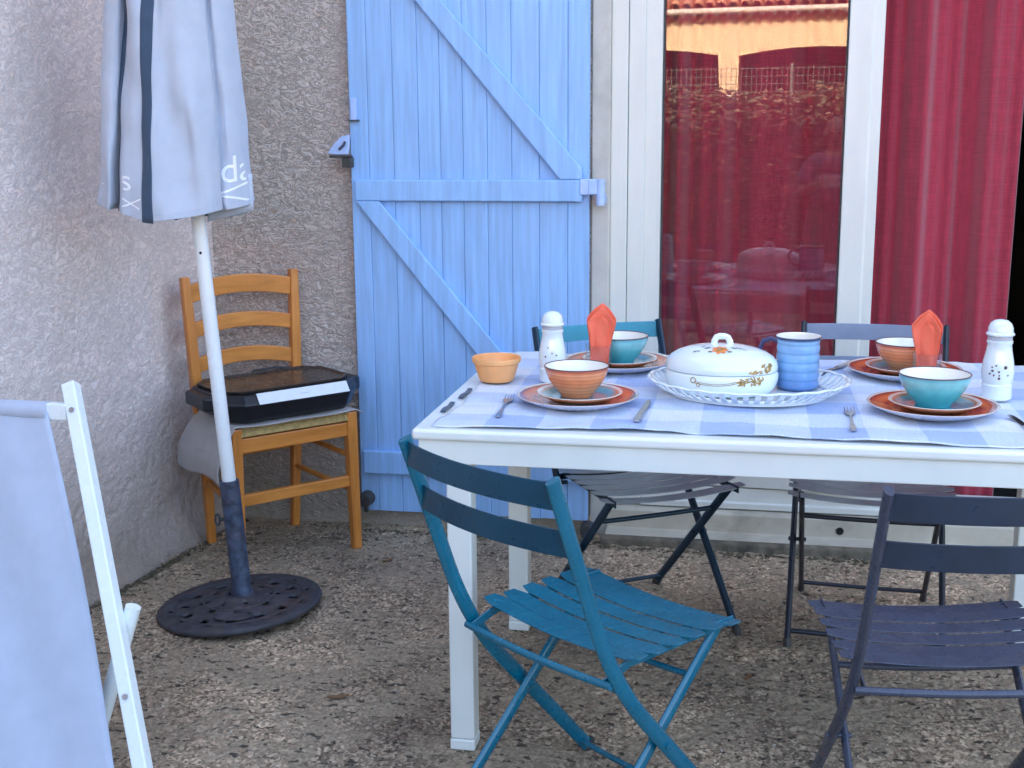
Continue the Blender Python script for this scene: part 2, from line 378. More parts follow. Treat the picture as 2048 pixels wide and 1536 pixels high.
# numpy value noise
_R = np.random.rand(256, 256)
def vnoise(x, y):
    xi = np.floor(x).astype(int); yi = np.floor(y).astype(int); fx = x-xi; fy = y-yi
    fx = fx*fx*(3-2*fx); fy = fy*fy*(3-2*fy)
    g = lambda a, b: _R[a % 256, b % 256]
    return (g(xi, yi)*(1-fx)+g(xi+1, yi)*fx)*(1-fy)+(g(xi, yi+1)*(1-fx)+g(xi+1, yi+1)*fx)*fy
def fbm(x, y, o=4):
    s = 0; a = .5; t = 0
    for k in range(o): s = s+a*vnoise(x+17*k, y+31*k); t += a; x, y, a = x*2.03, y*2.03, a*.5
    return s/t
def npgrid(name, P, mat, parent=None):
    """P: (ny,nx,3) array -> smooth mesh"""
    ny, nx, _ = P.shape; idx = np.arange(nx*ny).reshape(ny, nx)
    q = np.stack([idx[:-1, :-1], idx[:-1, 1:], idx[1:, 1:], idx[1:, :-1]], -1).reshape(-1, 4)
    me = bpy.data.meshes.new(name); me.vertices.add(nx*ny); me.vertices.foreach_set('co', P.reshape(-1).astype(np.float32))
    me.loops.add(q.size); me.loops.foreach_set('vertex_index', q.reshape(-1).astype(np.int32))
    me.polygons.add(len(q)); me.polygons.foreach_set('loop_start', np.arange(0, q.size, 4, dtype=np.int32))
    me.polygons.foreach_set('loop_total', np.full(len(q), 4, dtype=np.int32))
    me.update(calc_edges=True); me.shade_smooth(); me.materials.append(mat)
    o = bpy.data.objects.new(name, me); C.objects.link(o)
    if parent: o.parent = parent
    return o

# ------------------------------------------------------------------ ground
def ground_z(X, Y):
    z = .006*(fbm(X*2.5+9, Y*2.5+3, 3)-.5)
    d2 = ((X+.80)**2+(Y+.66)**2)
    z = z+.012*np.exp(-d2/.03)
    return z
def side_x(y): return -1.50+.13*y       # y negative: wall drifts outwards towards the camera
xs = np.concatenate([[-150, -40, -12, -5, -3, -2.2], np.arange(-1.75, 1.9, .0075), [2.2, 3, 5, 9, 20, 60, 150]])
ys = np.concatenate([[-150, -60, -30, -16, -9, -6, -4.5, -3.4, -2.8], np.arange(-2.35, .1, .0075), [.6, 3, 12, 40, 150]])
X, Y = np.meshgrid(xs, ys)
near = np.clip(1-(np.abs(X)-1.9)/.5, 0, 1)*np.clip((Y+2.8)/.4, 0, 1)*np.clip((.5-Y)/.4, 0, 1)
st = fbm(X*75, Y*75, 2); grit = np.clip((st-.45)*4, 0, 1)
Z = ground_z(X, Y)+near*(.0035*grit+.0025*(fbm(X*28, Y*28, 2)-.5)-.004*np.clip((.34-fbm(X*40+5, Y*40+8, 2))*8, 0, 1))
# worn joint along the side wall
dj = X-(side_x(Y)+.088+.035*(fbm(Y*7, X*0, 3)-.5)*2)
Z -= near*.022*np.exp(-(dj/.009)**2)*(Y < -.02)
lw = [(-40, -70), (40, -70), (40, -5.2), (-40, -5.2)]
b = MB(); b.prism(lw, 'z', -.02, .018); lo_ = b.build('bounce_cut_lawn', None); tag(lo_, kind='structure')  # dark grass sheet added out of view to cut bounce light
lm = simple('bounce_cut_grass', (.045, .065, .022), .9, var=.4, vs=5, bump=.5, bs=60); lo_.data.materials.append(lm)
g = npgrid('ground', np.stack([X, Y, Z], -1), M['ground']); tag(g, kind='structure')

# ------------------------------------------------------------------ the house
house = thing('house', 'roughcast house with the blue shutter and the white patio door', 'house', (0, 0, 0))
def stucco_relief(U, V):
    w = fbm(U*30, V*30, 2)*1.4
    n = fbm(U*44+w, V*66+w, 2)
    return (1-np.abs(2*n-1)*2.6)*.0040+.004*(fbm(U*6, V*6, 3)-.5)
# facade, finely modelled left of the shutter
xs = np.concatenate([np.arange(-1.56, -.93, .0065), np.arange(-.93, -.18, .02), [-.1766]])
zs = np.concatenate([np.arange(-.03, 1.95, .0065), [2.3, 2.7, 3.5, 5.4, 6.6]])
U, V = np.meshgrid(xs, zs); R = stucco_relief(U, V)
Yf = .06-R*.8-.018*np.exp(-np.clip(V, 0, 9)/.05)
npgrid('wall', np.stack([U, Yf, V], -1)[:, ::1], M['stucco_front'], house)
# side wall
yy = np.concatenate([[-5.5, -4.4, -3.2, -2.6, -2.1], np.arange(-1.72, .075, .0075), [.3]])
zs = np.concatenate([np.arange(-.03, 1.85, .0075), [2.1, 2.4, 3.0]])
U, V = np.meshgrid(yy, zs); R = stucco_relief(U*1.0, V)
cove = (.075+.03*(fbm(U*5, V*0+2, 3)-.5))*np.exp(-(np.clip(V, 0, 9)/.07)**1.3)
Xw = side_x(U)+R*(.42+.5*np.exp(-np.clip(V, 0, 9)/.35))+cove+.010*(fbm(U*3, V*3+7, 3)-.5)
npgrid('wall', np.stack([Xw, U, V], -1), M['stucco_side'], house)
b = MB(); b.box((-2.6, -5.5, -.1), (-2.3, .3, 3.0)); b.build('wall', M['stucco_side'], house)
b = MB(); b.box((-2.6, -5.5, 3.0), (-1.35, .05, 3.06)); b.build('wall_coping', M['cream'], house)
# upper wall, right wall and roof slab (cast the terrace's shade)
b = MB(); b.box((-.1766, .06, 2.15), (1.45, .30, 6.6)); b.build('wall', M['stucco_front'], house)
b = MB(); b.box((1.45, .06, -.03), (8, .30, 6.6)); b.build('wall', M['stucco_front'], house)
b = MB(); b.box((-6, .062, 2.9), (-1.5, .30, 6.6)); b.build('wall', M['stucco_front'], house)
b = MB(); b.box((-6, -.25, 6.6), (8, 8, 6.75)); b.build('roof', M['tile'], house)
# smooth cream reveal strip beside the door
b = MB(); b.box((-.1765, .052, -.02), (-.1175, .30, 2.15)); b.build('door_reveal', M['cream'], house, bevel=.004)
b = MB(); b.box((1.40, .052, -.02), (1.45, .30, 2.15)); b.build('door_reveal', M['cream'], house, bevel=.004)
# dim room behind
b = MB(); b.box((-.4, .3, -.02), (-.35, 4.5, 2.6)); b.box((3.0, .3, -.02), (3.05, 4.5, 2.6)); b.box((-.4, 4.5, -.02), (3.05, 4.55, 2.6))
b.box((-.4, .302, 2.5), (3.05, 4.5, 2.55)); b.build('room_shell', M['room'], house)
b = MB(); b.box((-.35, .302, .055), (3.0, 4.5, .085)); b.build('room_floor', M['room'], house)
# threshold below the door
b = MB(); b.prism([(-.02, -.02), (.30, -.02), (.30, .104), (.055, .104), (.04, .098), (.036, .036), (-.02, .03)], 'x', -.1175, 1.40); th = b.build('threshold', M['sill'], house, bevel=.004)
b = MB(); b.prism([(-.055, -.02), (-.02, -.02), (-.02, .031), (-.045, .024)], 'x', -.13, 1.6); b.build('threshold_foot', M['footing'], house, bevel=.004)
b = MB()
b.lathe([(0, 0), (.0115, 0), (.0125, -.002), (.0125, -.004)], 20)
o = b.build('drain_hole', M['black'], house, smooth=True); o.location = (.648, .0335, .062); o.rotation_euler = (PI/2, 0, 0)

# ------------------------------------------------------------------ patio door (left leaf ajar, right side open)
door = thing('patio_door', 'white patio door with its glazed left leaf slightly ajar', 'door', (0, 0, 0))
fr = [(-.1175, -.064, .074), (-.0625, -.010, .082)]
for x0, x1, y in fr:
    b = MB(); b.box((x0, y, .108), (x1, .20, 2.149)); b.build('frame_jamb', M['white_pvc'], door, bevel=.003)
b = MB(); b.box((1.34, .074, .108), (1.3995, .20, 2.149)); b.build('frame_jamb', M['white_pvc'], door, bevel=.003)
b = MB(); b.box((-.0085, .095, 2.085), (1.339, .20, 2.149)); b.build('frame_head', M['white_pvc'], door, bevel=.003)
b = MB(); b.prism([(.074, .108), (.20, .108), (.20, .135), (.13, .135), (.128, .178), (.085, .178), (.083, .13), (.074, .128)], 'x', -.0085, 1.339); b.build('frame_sill', M['white_pvc'], door, bevel=.002)
TH = -.055
b = MB(); b.box((-.10, .098, .12), (.03, .19, 2.14)); b.build('frame_rebate', M['white_pvc'], door)
leaf = node('door_leaf', door, (.33, .1, 0)); leaf.rotation_euler = (0, 0, TH)
def lx(x): return x-.33
b = MB(); b.box((lx(-.006), -.018, .182), (lx(.0425), .04, 2.08)); b.build('stile', M['white_pvc'], leaf, bevel=.004)
b = MB(); b.prism([(lx(.610), -.018), (lx(.680), -.018), (lx(.684), -.012), (lx(.715), -.012), (lx(.715), .045), (lx(.610), .045)], 'z', .182, 2.08); b.build('stile', M['white_pvc'], leaf, bevel=.003)
b = MB(); b.prism([(-.018, .182), (.04, .182), (.04, .30), (-.010, .30), (-.018, .292)], 'x', lx(.0426), lx(.6098)); b.build('rail', M['white_pvc'], leaf, bevel=.003)
b = MB(); b.box((lx(.0426), -.018, 2.0), (lx(.6098), .04, 2.08)); b.build('rail', M['white_pvc'], leaf, bevel=.003)
b = MB(); b.box((lx(.036), .006, .295), (lx(.616), .012, 2.005)); b.build('glass_pane', M['glass'], leaf)
for x in (.0425, .6035):
    b = MB(); b.box((lx(x), -.004, .302), (lx(x+.0065), .004, 1.998)); b.build('gasket', M['rubber'], leaf)

# ------------------------------------------------------------------ curtain
def curt(u, v):
    x = -.03+1.185*u; z = .125+2.0*v
    ph = x*1.0+.05*math.sin(x*7)
    if x < .70: y = .235+.022*math.sin(ph*42)+.012*math.sin(ph*79+1)
    else: y = .200+.030*math.sin((x-.70)*27+.6)+.014*math.sin((x-.7)*61+2)+.006*math.sin(x*130)
    y += .006*math.sin(z*3+x*9)*(1-v)
    if x > .7: x = x-(x-.70)*.03*(1-v)
    return (x, y, z)
b = MB(); b.grid(340, 40, curt); cu = b.build('curtain', M['curtain'], None, smooth=True, solid=.0015)
tag(cu, 'burgundy linen curtain hanging in folds inside the patio door', 'curtain')

# ------------------------------------------------------------------ blue shutter
sh = thing('shutter', 'pale blue plank shutter with Z bracing folded back against the wall', 'shutter', (0, 0, .0))
px = [-.970, -.907, -.822, -.738, -.665, -.590, -.510, -.430, -.340, -.248, -.179]
SB, ST = .060, 2.20
for i in range(10):
    x0, x1 = px[i]+.0005, px[i+1]-.0005
    j = random.uniform(-.0006, .0006); y0 = .014+j
    poly = [(x0, .038), (x0, y0+.0012), (x0+.0022, y0), (x1-.0022, y0), (x1, y0+.0012), (x1, .038)]
    b = MB(); b.prism(poly, 'z', SB+random.uniform(0, .002), ST); b.build('plank', M['shutter'], sh, bevel=.0008)
def bar(z0, z1, x0=-.953, x1=-.199):
    b = MB(); b.box((x0, -.008, z0), (x1, .0135, z1)); return b.build('rail', M['shutter'], sh, bevel=.004)
bar(.198, .278); bar(1.128, 1.197); bar(2.02, 2.09)
def brace(p):
    b = MB(); b.prism(p, 'y', -.008, .0134); b.build('brace', M['shutter'], sh, bevel=.004)
brace([(-.952, 1.1275), (-.871, 1.1275), (-.199, .310), (-.199, .2785), (-.274, .2785)])
brace([(-.952, 2.0195), (-.877, 2.0195), (-.199, 1.232), (-.199, 1.1975), (-.271, 1.1975)])
# pintle hinges on the right edge
for z in (1.155, .235, 1.9):
    h = node('hinge', sh, (0, 0, z))
    b = MB(); b.box((-.205, -.013, -.005), (-.155, -.0085, .045)); b.box((-.178, -.016, -.003), (-.150, .004, .043)); b.build('hinge_strap', M['hinge'], h, bevel=.003)
    b = MB(); b.tube([(-.140, -.004, -.038), (-.140, -.004, .044)], .0135, 16); b.build('hinge_knuckle', M['hinge'], h, smooth=True)
    b = MB(); b.box((-.150, .0, -.034), (-.128, .055, -.008)); b.build('hinge_bracket', M['hinge'], h, bevel=.002)
# latch on the left edge with hold-back
lt = node('latch', sh, (-.985, -.01, 1.295))
b = MB(); b.prism([(-.055, -.012), (-.030, .020), (-.006, .042), (.022, .048), (.020, .006), (.016, -.016), (-.03, -.016)], 'y', -.006, .004); b.build('latch_plate', M['hinge'], lt, bevel=.002)
b = MB(); b.tube([(-.012, -.012, .0), (.004, -.014, .014), (.010, -.013, .026)], .004, 10); b.build('latch_hook', M['steel_blue'], lt, smooth=True)
b = MB(); b.box((-.048, -.012, -.026), (.030, .004, -.018)); b.box((-.005, -.010, -.058), (.026, .03, -.026)); b.build('latch_bracket', M['rubber'], lt, bevel=.003)
b = MB(); b.box((-.968, -.003, 1.386), (-.935, .0135, 1.390)); b.build('latch_slot', M['rubber'], sh)
b = MB(); b.box((-.962, .004, 1.39), (-.944, .0136, 1.46)); b.build('strike_plate', M['hinge'], sh, bevel=.001)
# shutter stops in front of the plinth
def stop(loc, label):
    t = thing('shutter_stop', label, 'door stop', loc)
    b = MB(); b.tube([(0, .045, .045), (0, -.005, .045)], .026, 20, scale=[1, .85]); b.build('stop_head', M['rubber'], t, smooth=True)
    b = MB(); b.tube([(0, .02, 0), (0, .02, .05)], .008, 10); b.build('stop_pin', M['rubber'], t, smooth=True)
    b = MB(); b.tube([(0, -.006, .045), (0, -.009, .045)], .010, 12); b.build('stop_screw', M['iron'], t, smooth=True)
stop((-.945, -.035, .062), 'round grey shutter stop beside the right front leg of the wooden chair')
stop((-.178, -.02, -.012), 'dark round shutter stop at the foot of the shutter hinge side')

# ------------------------------------------------------------------ table
tb = thing('dining_table', 'white painted garden table laid for a meal', 'table', (0, 0, 0))
TX0, TX1, TY0, TY1 = -.360, 1.16, -1.513, -.575
b = MB(); b.box((TX0, TY0, .716), (TX1, TY1, .740)); b.build('tabletop', M['table'], tb, bevel=.007, seg=3)
for lo, hi in (((TX0+.012, TY0+.010, .664), (TX1-.012, TY0+.030, .7155)), ((TX0+.012, TY1-.030, .664), (TX1-.012, TY1-.010, .7155))):
    b = MB(); b.box(lo, hi); b.build('apron', M['table'], tb, bevel=.002)
for lo, hi in (((TX0+.012, TY0+.031, .664), (TX0+.032, TY1-.031, .7155)), ((TX1-.032, TY0+.031, .664), (TX1-.012, TY1-.031, .7155))):
    b = MB(); b.box(lo, hi); b.build('apron', M['table'], tb, bevel=.002)
b = MB(); b.box((TX0+.033, -.84, .68), (TX1-.033, -.78, .7155)); b.build('crossbeam', M['table'], tb, bevel=.002)
for lx_ in (-.263, 1.045):
    for ly, yo in ((-1.506, .008), (-.8095, 0)):
        h = .6635 if ly < -1 else .6795
        b = MB(); b.box((lx_-.027, ly+yo, .028), (lx_+.027, ly+yo+.054, h)); lg = b.build('leg', M['table'], tb, bevel=.004)
        b = MB(); b.box((lx_-.0282, ly+yo-.0012, .002), (lx_+.0282, ly+yo+.0552, .0275)); b.build('foot_cap', M['table'], lg, bevel=.003)
# cloth
def clothz(x, y):
    f = max(0, 1-abs(y+1.455)/.05)
    return .0435*0+.7425+.0012*math.sin(x*23+y*9)+.0014*math.sin(x*11-y*31)+.0035*max(0, math.sin(x*5.3+y*17+1.1*math.sin(x*7)))**8+.0022*max(0, math.sin(x*17-y*6+2))**12+.0012*math.sin(x*61+y*13)*math.sin(y*27)+.004*f*(.5+.5*math.sin(x*19+1))+.002*math.sin(y*55+x*5)*max(0, 1-(x+.32)/.25)+.0015
def cl(u, v):
    y = -1.478+.885*v; x = -.315+.012*math.sin(y*9)+(1.44-.012*math.sin(y*9))*u
    y += .010*math.sin(x*6+.5)*(1-v)*(1-v)
    return (x, y, clothz(x, y))
b = MB(); b.grid(220, 150, cl); tc_ = b.build('tablecloth', M['gingham'], None, smooth=True, solid=.0016)
tag(tc_, 'blue and white checked cotton cloth spread over the white table', 'tablecloth')
for y0, y1, ox in ((-1.36, -1.265, -.007), (-1.215, -1.11, .000)):
    pts = [(-.322+ox, y0+(y1-y0)*k/8, .7445+.002*math.sin(k*.8)) for k in range(9)]
    b = MB(); b.sweep(pts, ell(.0065, .0022)); b.build('edge_loop', M['tape'], tc_, smooth=True)
pts = [(-.311+1.40*k/60, -1.4795+.010*math.sin((-.311+1.40*k/60)*6+.5), clothz(-.311+1.40*k/60, -1.478)+.001) for k in range(61)]
b = MB(); b.sweep(pts, ell(.004, .0022, 8)); b.build('hem', M['gingham'], tc_, smooth=True)

# ------------------------------------------------------------------ tableware
TZ = .7475
def decals(o_target, items, name, mat, parent, local_dir='z', off=.0006, seg=10):
    """flat painted marks laid on a lathe surface; items: (a, b, ra, rb, rot)"""
    bvh = BVHTree.FromPolygons([v.co for v in o_target.data.vertices], [p.vertices for p in o_target.data.polygons])
    b = MB()
    for a, c, ra, rb, rot in items:
        ring = []
        for i in range(seg+1):
            if i == seg: da = db = 0
            else:
                t = i*2*PI/seg; ux, uy = ra*math.cos(t), rb*math.sin(t)
                da = ux*math.cos(rot)-uy*math.sin(rot); db = ux*math.sin(rot)+uy*math.cos(rot)
            if local_dir == 'z': org, d = Vector((a+da, c+db, 1)), Vector((0, 0, -1))
            else: org, d = Vector((a+da, -1, c+db)), Vector((0, 1, 0))
            h = bvh.ray_cast(org, d)
            if h[0] is None: ring = None; break
            n = h[1] if h[1].dot(d) < 0 else -h[1]
            ring.append(b.bm.verts.new(h[0]+n*off))
        if ring:
            for i in range(seg): b.bm.faces.new((ring[i], ring[(i+1) % seg], ring[seg]))
    return b.build(name, mat, parent, recalc=False)
def plate_mesh():
    return MB().lathe([(0, .006), (.080, .006), (.088, .0075), (.100, .013), (.132, .0215), (.138, .0235), (.139, .0225), (.137, .020), (.110, .008), (.085, .0), (.078, .0), (.076, .002), (0, .002)], 64)
def make_plate(loc, label):
    o = plate_mesh().build('dinner_plate', M['plate'], None, smooth=True)
    me = o.data; me.materials.append(M['plate_under'])
    for p in me.polygons:
        if p.normal.z < -.15: p.material_index = 1
    o.location = loc; return tag(o, label, 'plate', 'dinner plates on the table')
plates = [(-.042, -1.240), (.004, -.800), (.735, -1.215), (.720, -.800)]
pl_lab = ['orange dinner plate under the orange bowl at the front left of the table',
          'orange dinner plate under the turquoise bowl behind the left coral napkin',
          'orange dinner plate under the turquoise bowl at the front right of the table',
          'orange dinner plate under the orange bowl behind the right coral napkin']
p0 = make_plate((*plates[0], TZ), pl_lab[0])
for i in (1, 2, 3):
    q = p0.copy(); C.objects.link(q); q.location = (*plates[i], TZ); q['label'] = pl_lab[i]; q.rotation_euler = (0, 0, i*1.3)
b = MB(); b.lathe([(0, .005), (.060, .005), (.066, .0065), (.078, .0125), (.092, .0175), (.0965, .0185), (.0975, .0175), (.095, .015), (.078, .006), (.062, 0), (.056, 0), (0, .001)], 56)
s0 = b.build('side_plate', M['side'], None, smooth=True); tag(s0, 'small blue plate on the front left orange plate, under the orange bowl', 'plate', 'small blue plates')
s_lab = ['', 'small blue plate under the turquoise bowl on the back left setting', 'small blue plate under the turquoise bowl on the front right setting', 'small blue plate under the orange bowl on the back right setting']
for i, (x, y) in enumerate(plates):
    q = s0 if i == 0 else s0.copy()
    if i: C.objects.link(q); q['label'] = s_lab[i]
    q.location = (x+.004, y+.003, TZ+.0095)
def make_bowl(mat, label, loc, k=1.0):
    t = thing('bowl', label, 'bowl', loc, random.uniform(0, 3), 'bowls on the place settings')
    prof = [(0, .004), (.030, .004), (.031, 0), (.036, 0), (.038, .006), (.052, .022), (.064, .040), (.0705, .056), (.0735, .069), (.0725, .0705)]
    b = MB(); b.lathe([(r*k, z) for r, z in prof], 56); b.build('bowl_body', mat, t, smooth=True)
    b = MB(); b.lathe([(r*k, z) for r, z in [(.0726, .0703), (.0705, .069), (.067, .056), (.060, .040), (.047, .024), (.030, .012), (0, .010)]], 56); b.build('bowl_inside', M['cream_glaze'], t, smooth=True)
    b = MB(); b.tube([(.0727*k*math.cos(a*2*PI/56), .0727*k*math.sin(a*2*PI/56), .0703) for a in range(56)], .0013, 8, closed=True); b.build('bowl_rim', M['dark_print'], t, smooth=True)
    return t
BZ = TZ+.0148
make_bowl(M['bowl_o'], 'orange bowl with ribbed sides at the front left of the table', (plates[0][0]-.004, plates[0][1]+.01, BZ))
make_bowl(M['bowl_t'], 'turquoise bowl half hidden behind the left coral napkin', (plates[1][0]+.004, plates[1][1]-.0, BZ))
make_bowl(M['bowl_t'], 'turquoise bowl at the front right of the table', (plates[2][0]+.003, plates[2][1]+.012, BZ), 1.04)
make_bowl(M['bowl_o'], 'orange bowl half hidden behind the right coral napkin', (plates[3][0]+.002, plates[3][1]-.0, BZ))
# terracotta bowl
t = thing('bowl', 'plain terracotta ramekin near the left edge of the table', 'bowl', (-.277, -1.010, TZ))
b = MB(); b.lathe([(0, .003), (.032, .003), (.034, 0), (.040, 0), (.044, .006), (.053, .034), (.0555, .044), (.0600, .047), (.0615, .056), (.060, .059), (.057, .057), (.0545, .046), (.046, .016), (.036, .009), (0, .008)], 48)
b.build('ramekin_body', M['terracotta'], t, smooth=True)
# mills
def mill(loc, label, dots, k=1.0):
    t = thing('pepper_mill', label, 'mill', loc, 0, 'porcelain mills on the table')
    body = [(0, 0), (.029, 0), (.032, .003), (.032, .030), (.0325, .033), (.0305, .036), (.033, .046), (.0345, .062), (.032, .084), (.027, .108), (.0255, .122), (.0275, .126), (.0275, .130), (.024, .132)]
    head = [(.0235, .139), (.0235, .1415), (.0295, .1425), (.0300, .1455), (.0265, .149), (.0262, .158), (.022, .168), (.014, .1745), (.005, .1765), (0, .177)]
    b = MB(); b.lathe([(r*k, z*k) for r, z in body], 40); bo = b.build('mill_body', M['porcelain'], t, smooth=True)
    b = MB(); b.lathe([(r*k, z*k) for r, z in [(.0238, .1315), (.0255, .1325), (.0255, .139), (.0236, .140)]], 32); b.build('mill_collar', M['porcelain_grey'], t, smooth=True)
    b = MB(); b.lathe([(r*k, z*k) for r, z in head], 40); b.build('mill_head', M['porcelain'], t, smooth=True)
    dk = [d for d in dots]
    if dk: decals(bo, dk, 'mill_dots', M['dark_print'], t, 'y')
    return t
mill((-.138, -1.000, TZ), 'white porcelain mill beside the terracotta ramekin', [(-.012, .066, .0022, .0022, 0), (.010, .052, .002, .003, 0), (.004, .075, .0018, .0018, 0), (-.006, .088, .0015, .002, 0), (.014, .070, .002, .002, 0)], .99)
mill((.897, -1.045, TZ), 'white porcelain mill with brown dots at the right edge of the picture', [(.010, .078, .0042, .0042, 0), (-.010, .082, .002, .002, 0), (-.018, .078, .0018, .0018, 0), (-.017, .070, .0028, .0024, 0), (-.022, .063, .002, .002, 0), (-.014, .060, .0018, .0026, 0), (-.004, .068, .0024, .0024, 0), (-.003, .060, .0016, .0024, 0), (-.003, .053, .003, .003, 0), (.016, .060, .002, .002, 0)], 1.04)
# glasses with folded napkins
def napkin_glass(loc, rz, ig, inn, lean=0):
    g = MB().lathe([(0, .008), (.026, .008), (.0295, .014), (.0325, .078), (.0337, .0785), (.0345, .078), (.031, .004), (.029, 0), (0, 0)], 40).build('drinking_glass', M['tumbler'], None, smooth=True)
    g.location = loc; tag(g, ig, 'glass', 'drinking glasses')
    t = thing('paper_napkin', inn, 'napkin', (loc[0], loc[1], loc[2]+.009), rz, 'coral napkins'); t.rotation_euler = (0, lean, rz)
    # three folded layers: outline half-width by height
    def layer(prof, y0, bow, nm):
        def fn(u, v):
            k = v*(len(prof)-1); i = min(int(k), len(prof)-2); f = k-i
            w = prof[i][0]*(1-f)+prof[i+1][0]*f; z = prof[i][1]*(1-f)+prof[i+1][1]*f
            s = (u-.5)*2
            return (s*w, y0+bow*(s*s)*(w/.035)+.002*math.sin(z*70+s*2), z)
        b = MB(); b.grid(15, 22, fn); b.build(nm, M['napkin'], t, smooth=True, solid=.0012)
    layer([(.022, 0), (.024, .05), (.030, .09), (.037, .125), (.036, .137), (.020, .158), (.001, .172)], .010, -.014, 'napkin_fold')
    layer([(.022, 0), (.023, .05), (.027, .09), (.034, .122), (.033, .128), (.018, .148), (.001, .163)], .004, -.016, 'napkin_fold')
    layer([(.020, 0), (.0215, .05), (.023, .08), (.026, .105), (.0255, .118), (.012, .134), (.001, .142)], -.0035, .012, 'napkin_fold')
    layer([(.021, 0), (.022, .045), (.023, .060), (.0235, .062)], -.009, .010, 'napkin_fold')
    return t
napkin_glass((-.035, -.900, TZ), .1, 'clear tumbler holding the coral napkin, left of the white casserole', 'coral paper napkin folded to a point in the left tumbler', .05)
napkin_glass((.760, -.905, TZ), -.35, 'clear tumbler holding the coral napkin, right of the blue mug', 'coral paper napkin folded to a point in the right tumbler', -.02)
# pierced oval tray
tr = thing('oval_tray', 'white pierced oval serving tray under the casserole', 'tray', (.338, -1.088, TZ), -.02)
A0, B0, A1, B1 = .182, .140, .229, .188
b = MB(); b.lathe([(0, .006), (.97, .006), (1, .008), (1, .002), (.96, 0), (0, 0)], 96, A0, B0); b.build('tray_base', M['porcelain'], tr, smooth=True)
N = 96
def ovp(f, a): # interpolates base to rim
    return ((A0+(A1-A0)*f)*math.cos(a), (B0+(B1-B0)*f)*math.sin(a))
b = MB(); b.sweep([(*ovp(1, i*2*PI/N), .040+.0012*math.sin(i*2*PI/N*24)) for i in range(N)], ell(.0055, .0028, 10), closed=True); b.build('tray_rim', M['porcelain'], tr, smooth=True)
b = MB(); b.sweep([(*ovp(.12, i*2*PI/N), .012) for i in range(N)], ell(.0035, .004, 8), closed=True); b.build('tray_foot_ring', M['porcelain'], tr, smooth=True)
for k in range(52):
    a = k*2*PI/52
    pts = [(*ovp(f, a+.0*f), z) for f, z in ((.10, .010), (.35, .016), (.7, .026), (1, .039))]
    b = MB(); b.sweep(pts, rect(.013, .003), up=(math.cos(a), math.sin(a), .3)); b.build('tray_slat', M['porcelain'], tr, bevel=.0008)
# casserole
cs = thing('casserole', 'white lidded oval casserole with orange flower and gold garland', 'casserole', (.276, -1.085, TZ+.0072), -.06)
SX, SY = .130, .098
b = MB(); b.lathe([(0, 0), (.84, 0), (.90, .003), (.98, .018), (1.01, .034), (1.01, .047), (.985, .051), (.93, .052), (0, .052)], 72, SX, SY); bo = b.build('casserole_body', M['porcelain'], cs, smooth=True)
prof = [(.93, .0525), (.985, .0528), (1.0, .056), (.997, .063), (.975, .074), (.91, .085), (.78, .095), (.60, .1035), (.38, .109), (.15, .1115), (0, .112)]
b = MB(); b.lathe(prof, 72, SX, SY); lid = b.build('casserole_lid', M['porcelain'], cs, smooth=True)
b = MB(); b.sweep([(-.019, 0, .108), (-.0175, 0, .118), (-.013, 0, .1265), (-.006, 0, .1290), (.006, 0, .1290), (.013, 0, .1265), (.0175, 0, .118), (.019, 0, .108)], ell(.0075, .0036, 10), up=(0, 1, .01)); b.build('lid_handle', M['porcelain'], cs, smooth=True)
fl = [(0+.011*math.cos(a), -.050+.011*math.sin(a), .009, .006, a) for a in [i*2*PI/7 for i in range(7)]]
decals(lid, fl, 'flower_print', M['flower'], cs, off=.0007)
decals(lid, [(0, -.050, .0055, .0055, 0), (-.006, -.058, .003, .002, .4), (.007, -.043, .003, .002, .9)], 'flower_heart', M['gold'], cs, off=.0011)
decals(lid, [(-.030, -.040, .008, .0035, .5), (.030, -.036, .007, .003, -.3), (-.040, -.030, .006, .0025, .7), (.042, -.032, .009, .0022, -.2), (-.050, -.052, .006, .002, -.3), (-.058, -.052, .004, .003, .2), (.022, -.058, .006, .003, .3), (-.022, -.060, .005, .003, -.3), (.055, -.036, .006, .0016, -.4)], 'leaf_print', M['leaf_print'], cs, off=.0007)
def arc(u): return (-.052+.125*u, .034-.006*math.sin(u*PI)+.012*u*u)
gar = []
for k in range(90):
    x, z = arc(k/89); gar.append((x, z, .0022, .0008, 0)); gar.append((x, z+.0035, .0020, .0006, 0))
gar += [(-.056+.006*math.cos(a), .040+.006*math.sin(a), .0018, .0013, a) for a in [i*2*PI/14 for i in range(14)]]
gar += [(-.044+.004*math.cos(a), .030+.004*math.sin(a), .0016, .0012, a) for a in [i*2*PI/10 for i in range(10)]]
gar += [(.045+.055*random.random(), .032+.016*random.random(), .0042, .0019, random.uniform(0, 3)) for k in range(46)]
decals(bo, gar, 'garland_print', M['gold'], cs, 'y', seg=6)
gl2 = [(.070+.045*random.random(), .055+.020*random.random(), .0045, .002, random.uniform(0, 3)) for k in range(30)]
decals(lid, gl2, 'garland_print', M['gold'], cs, 'y', seg=6)
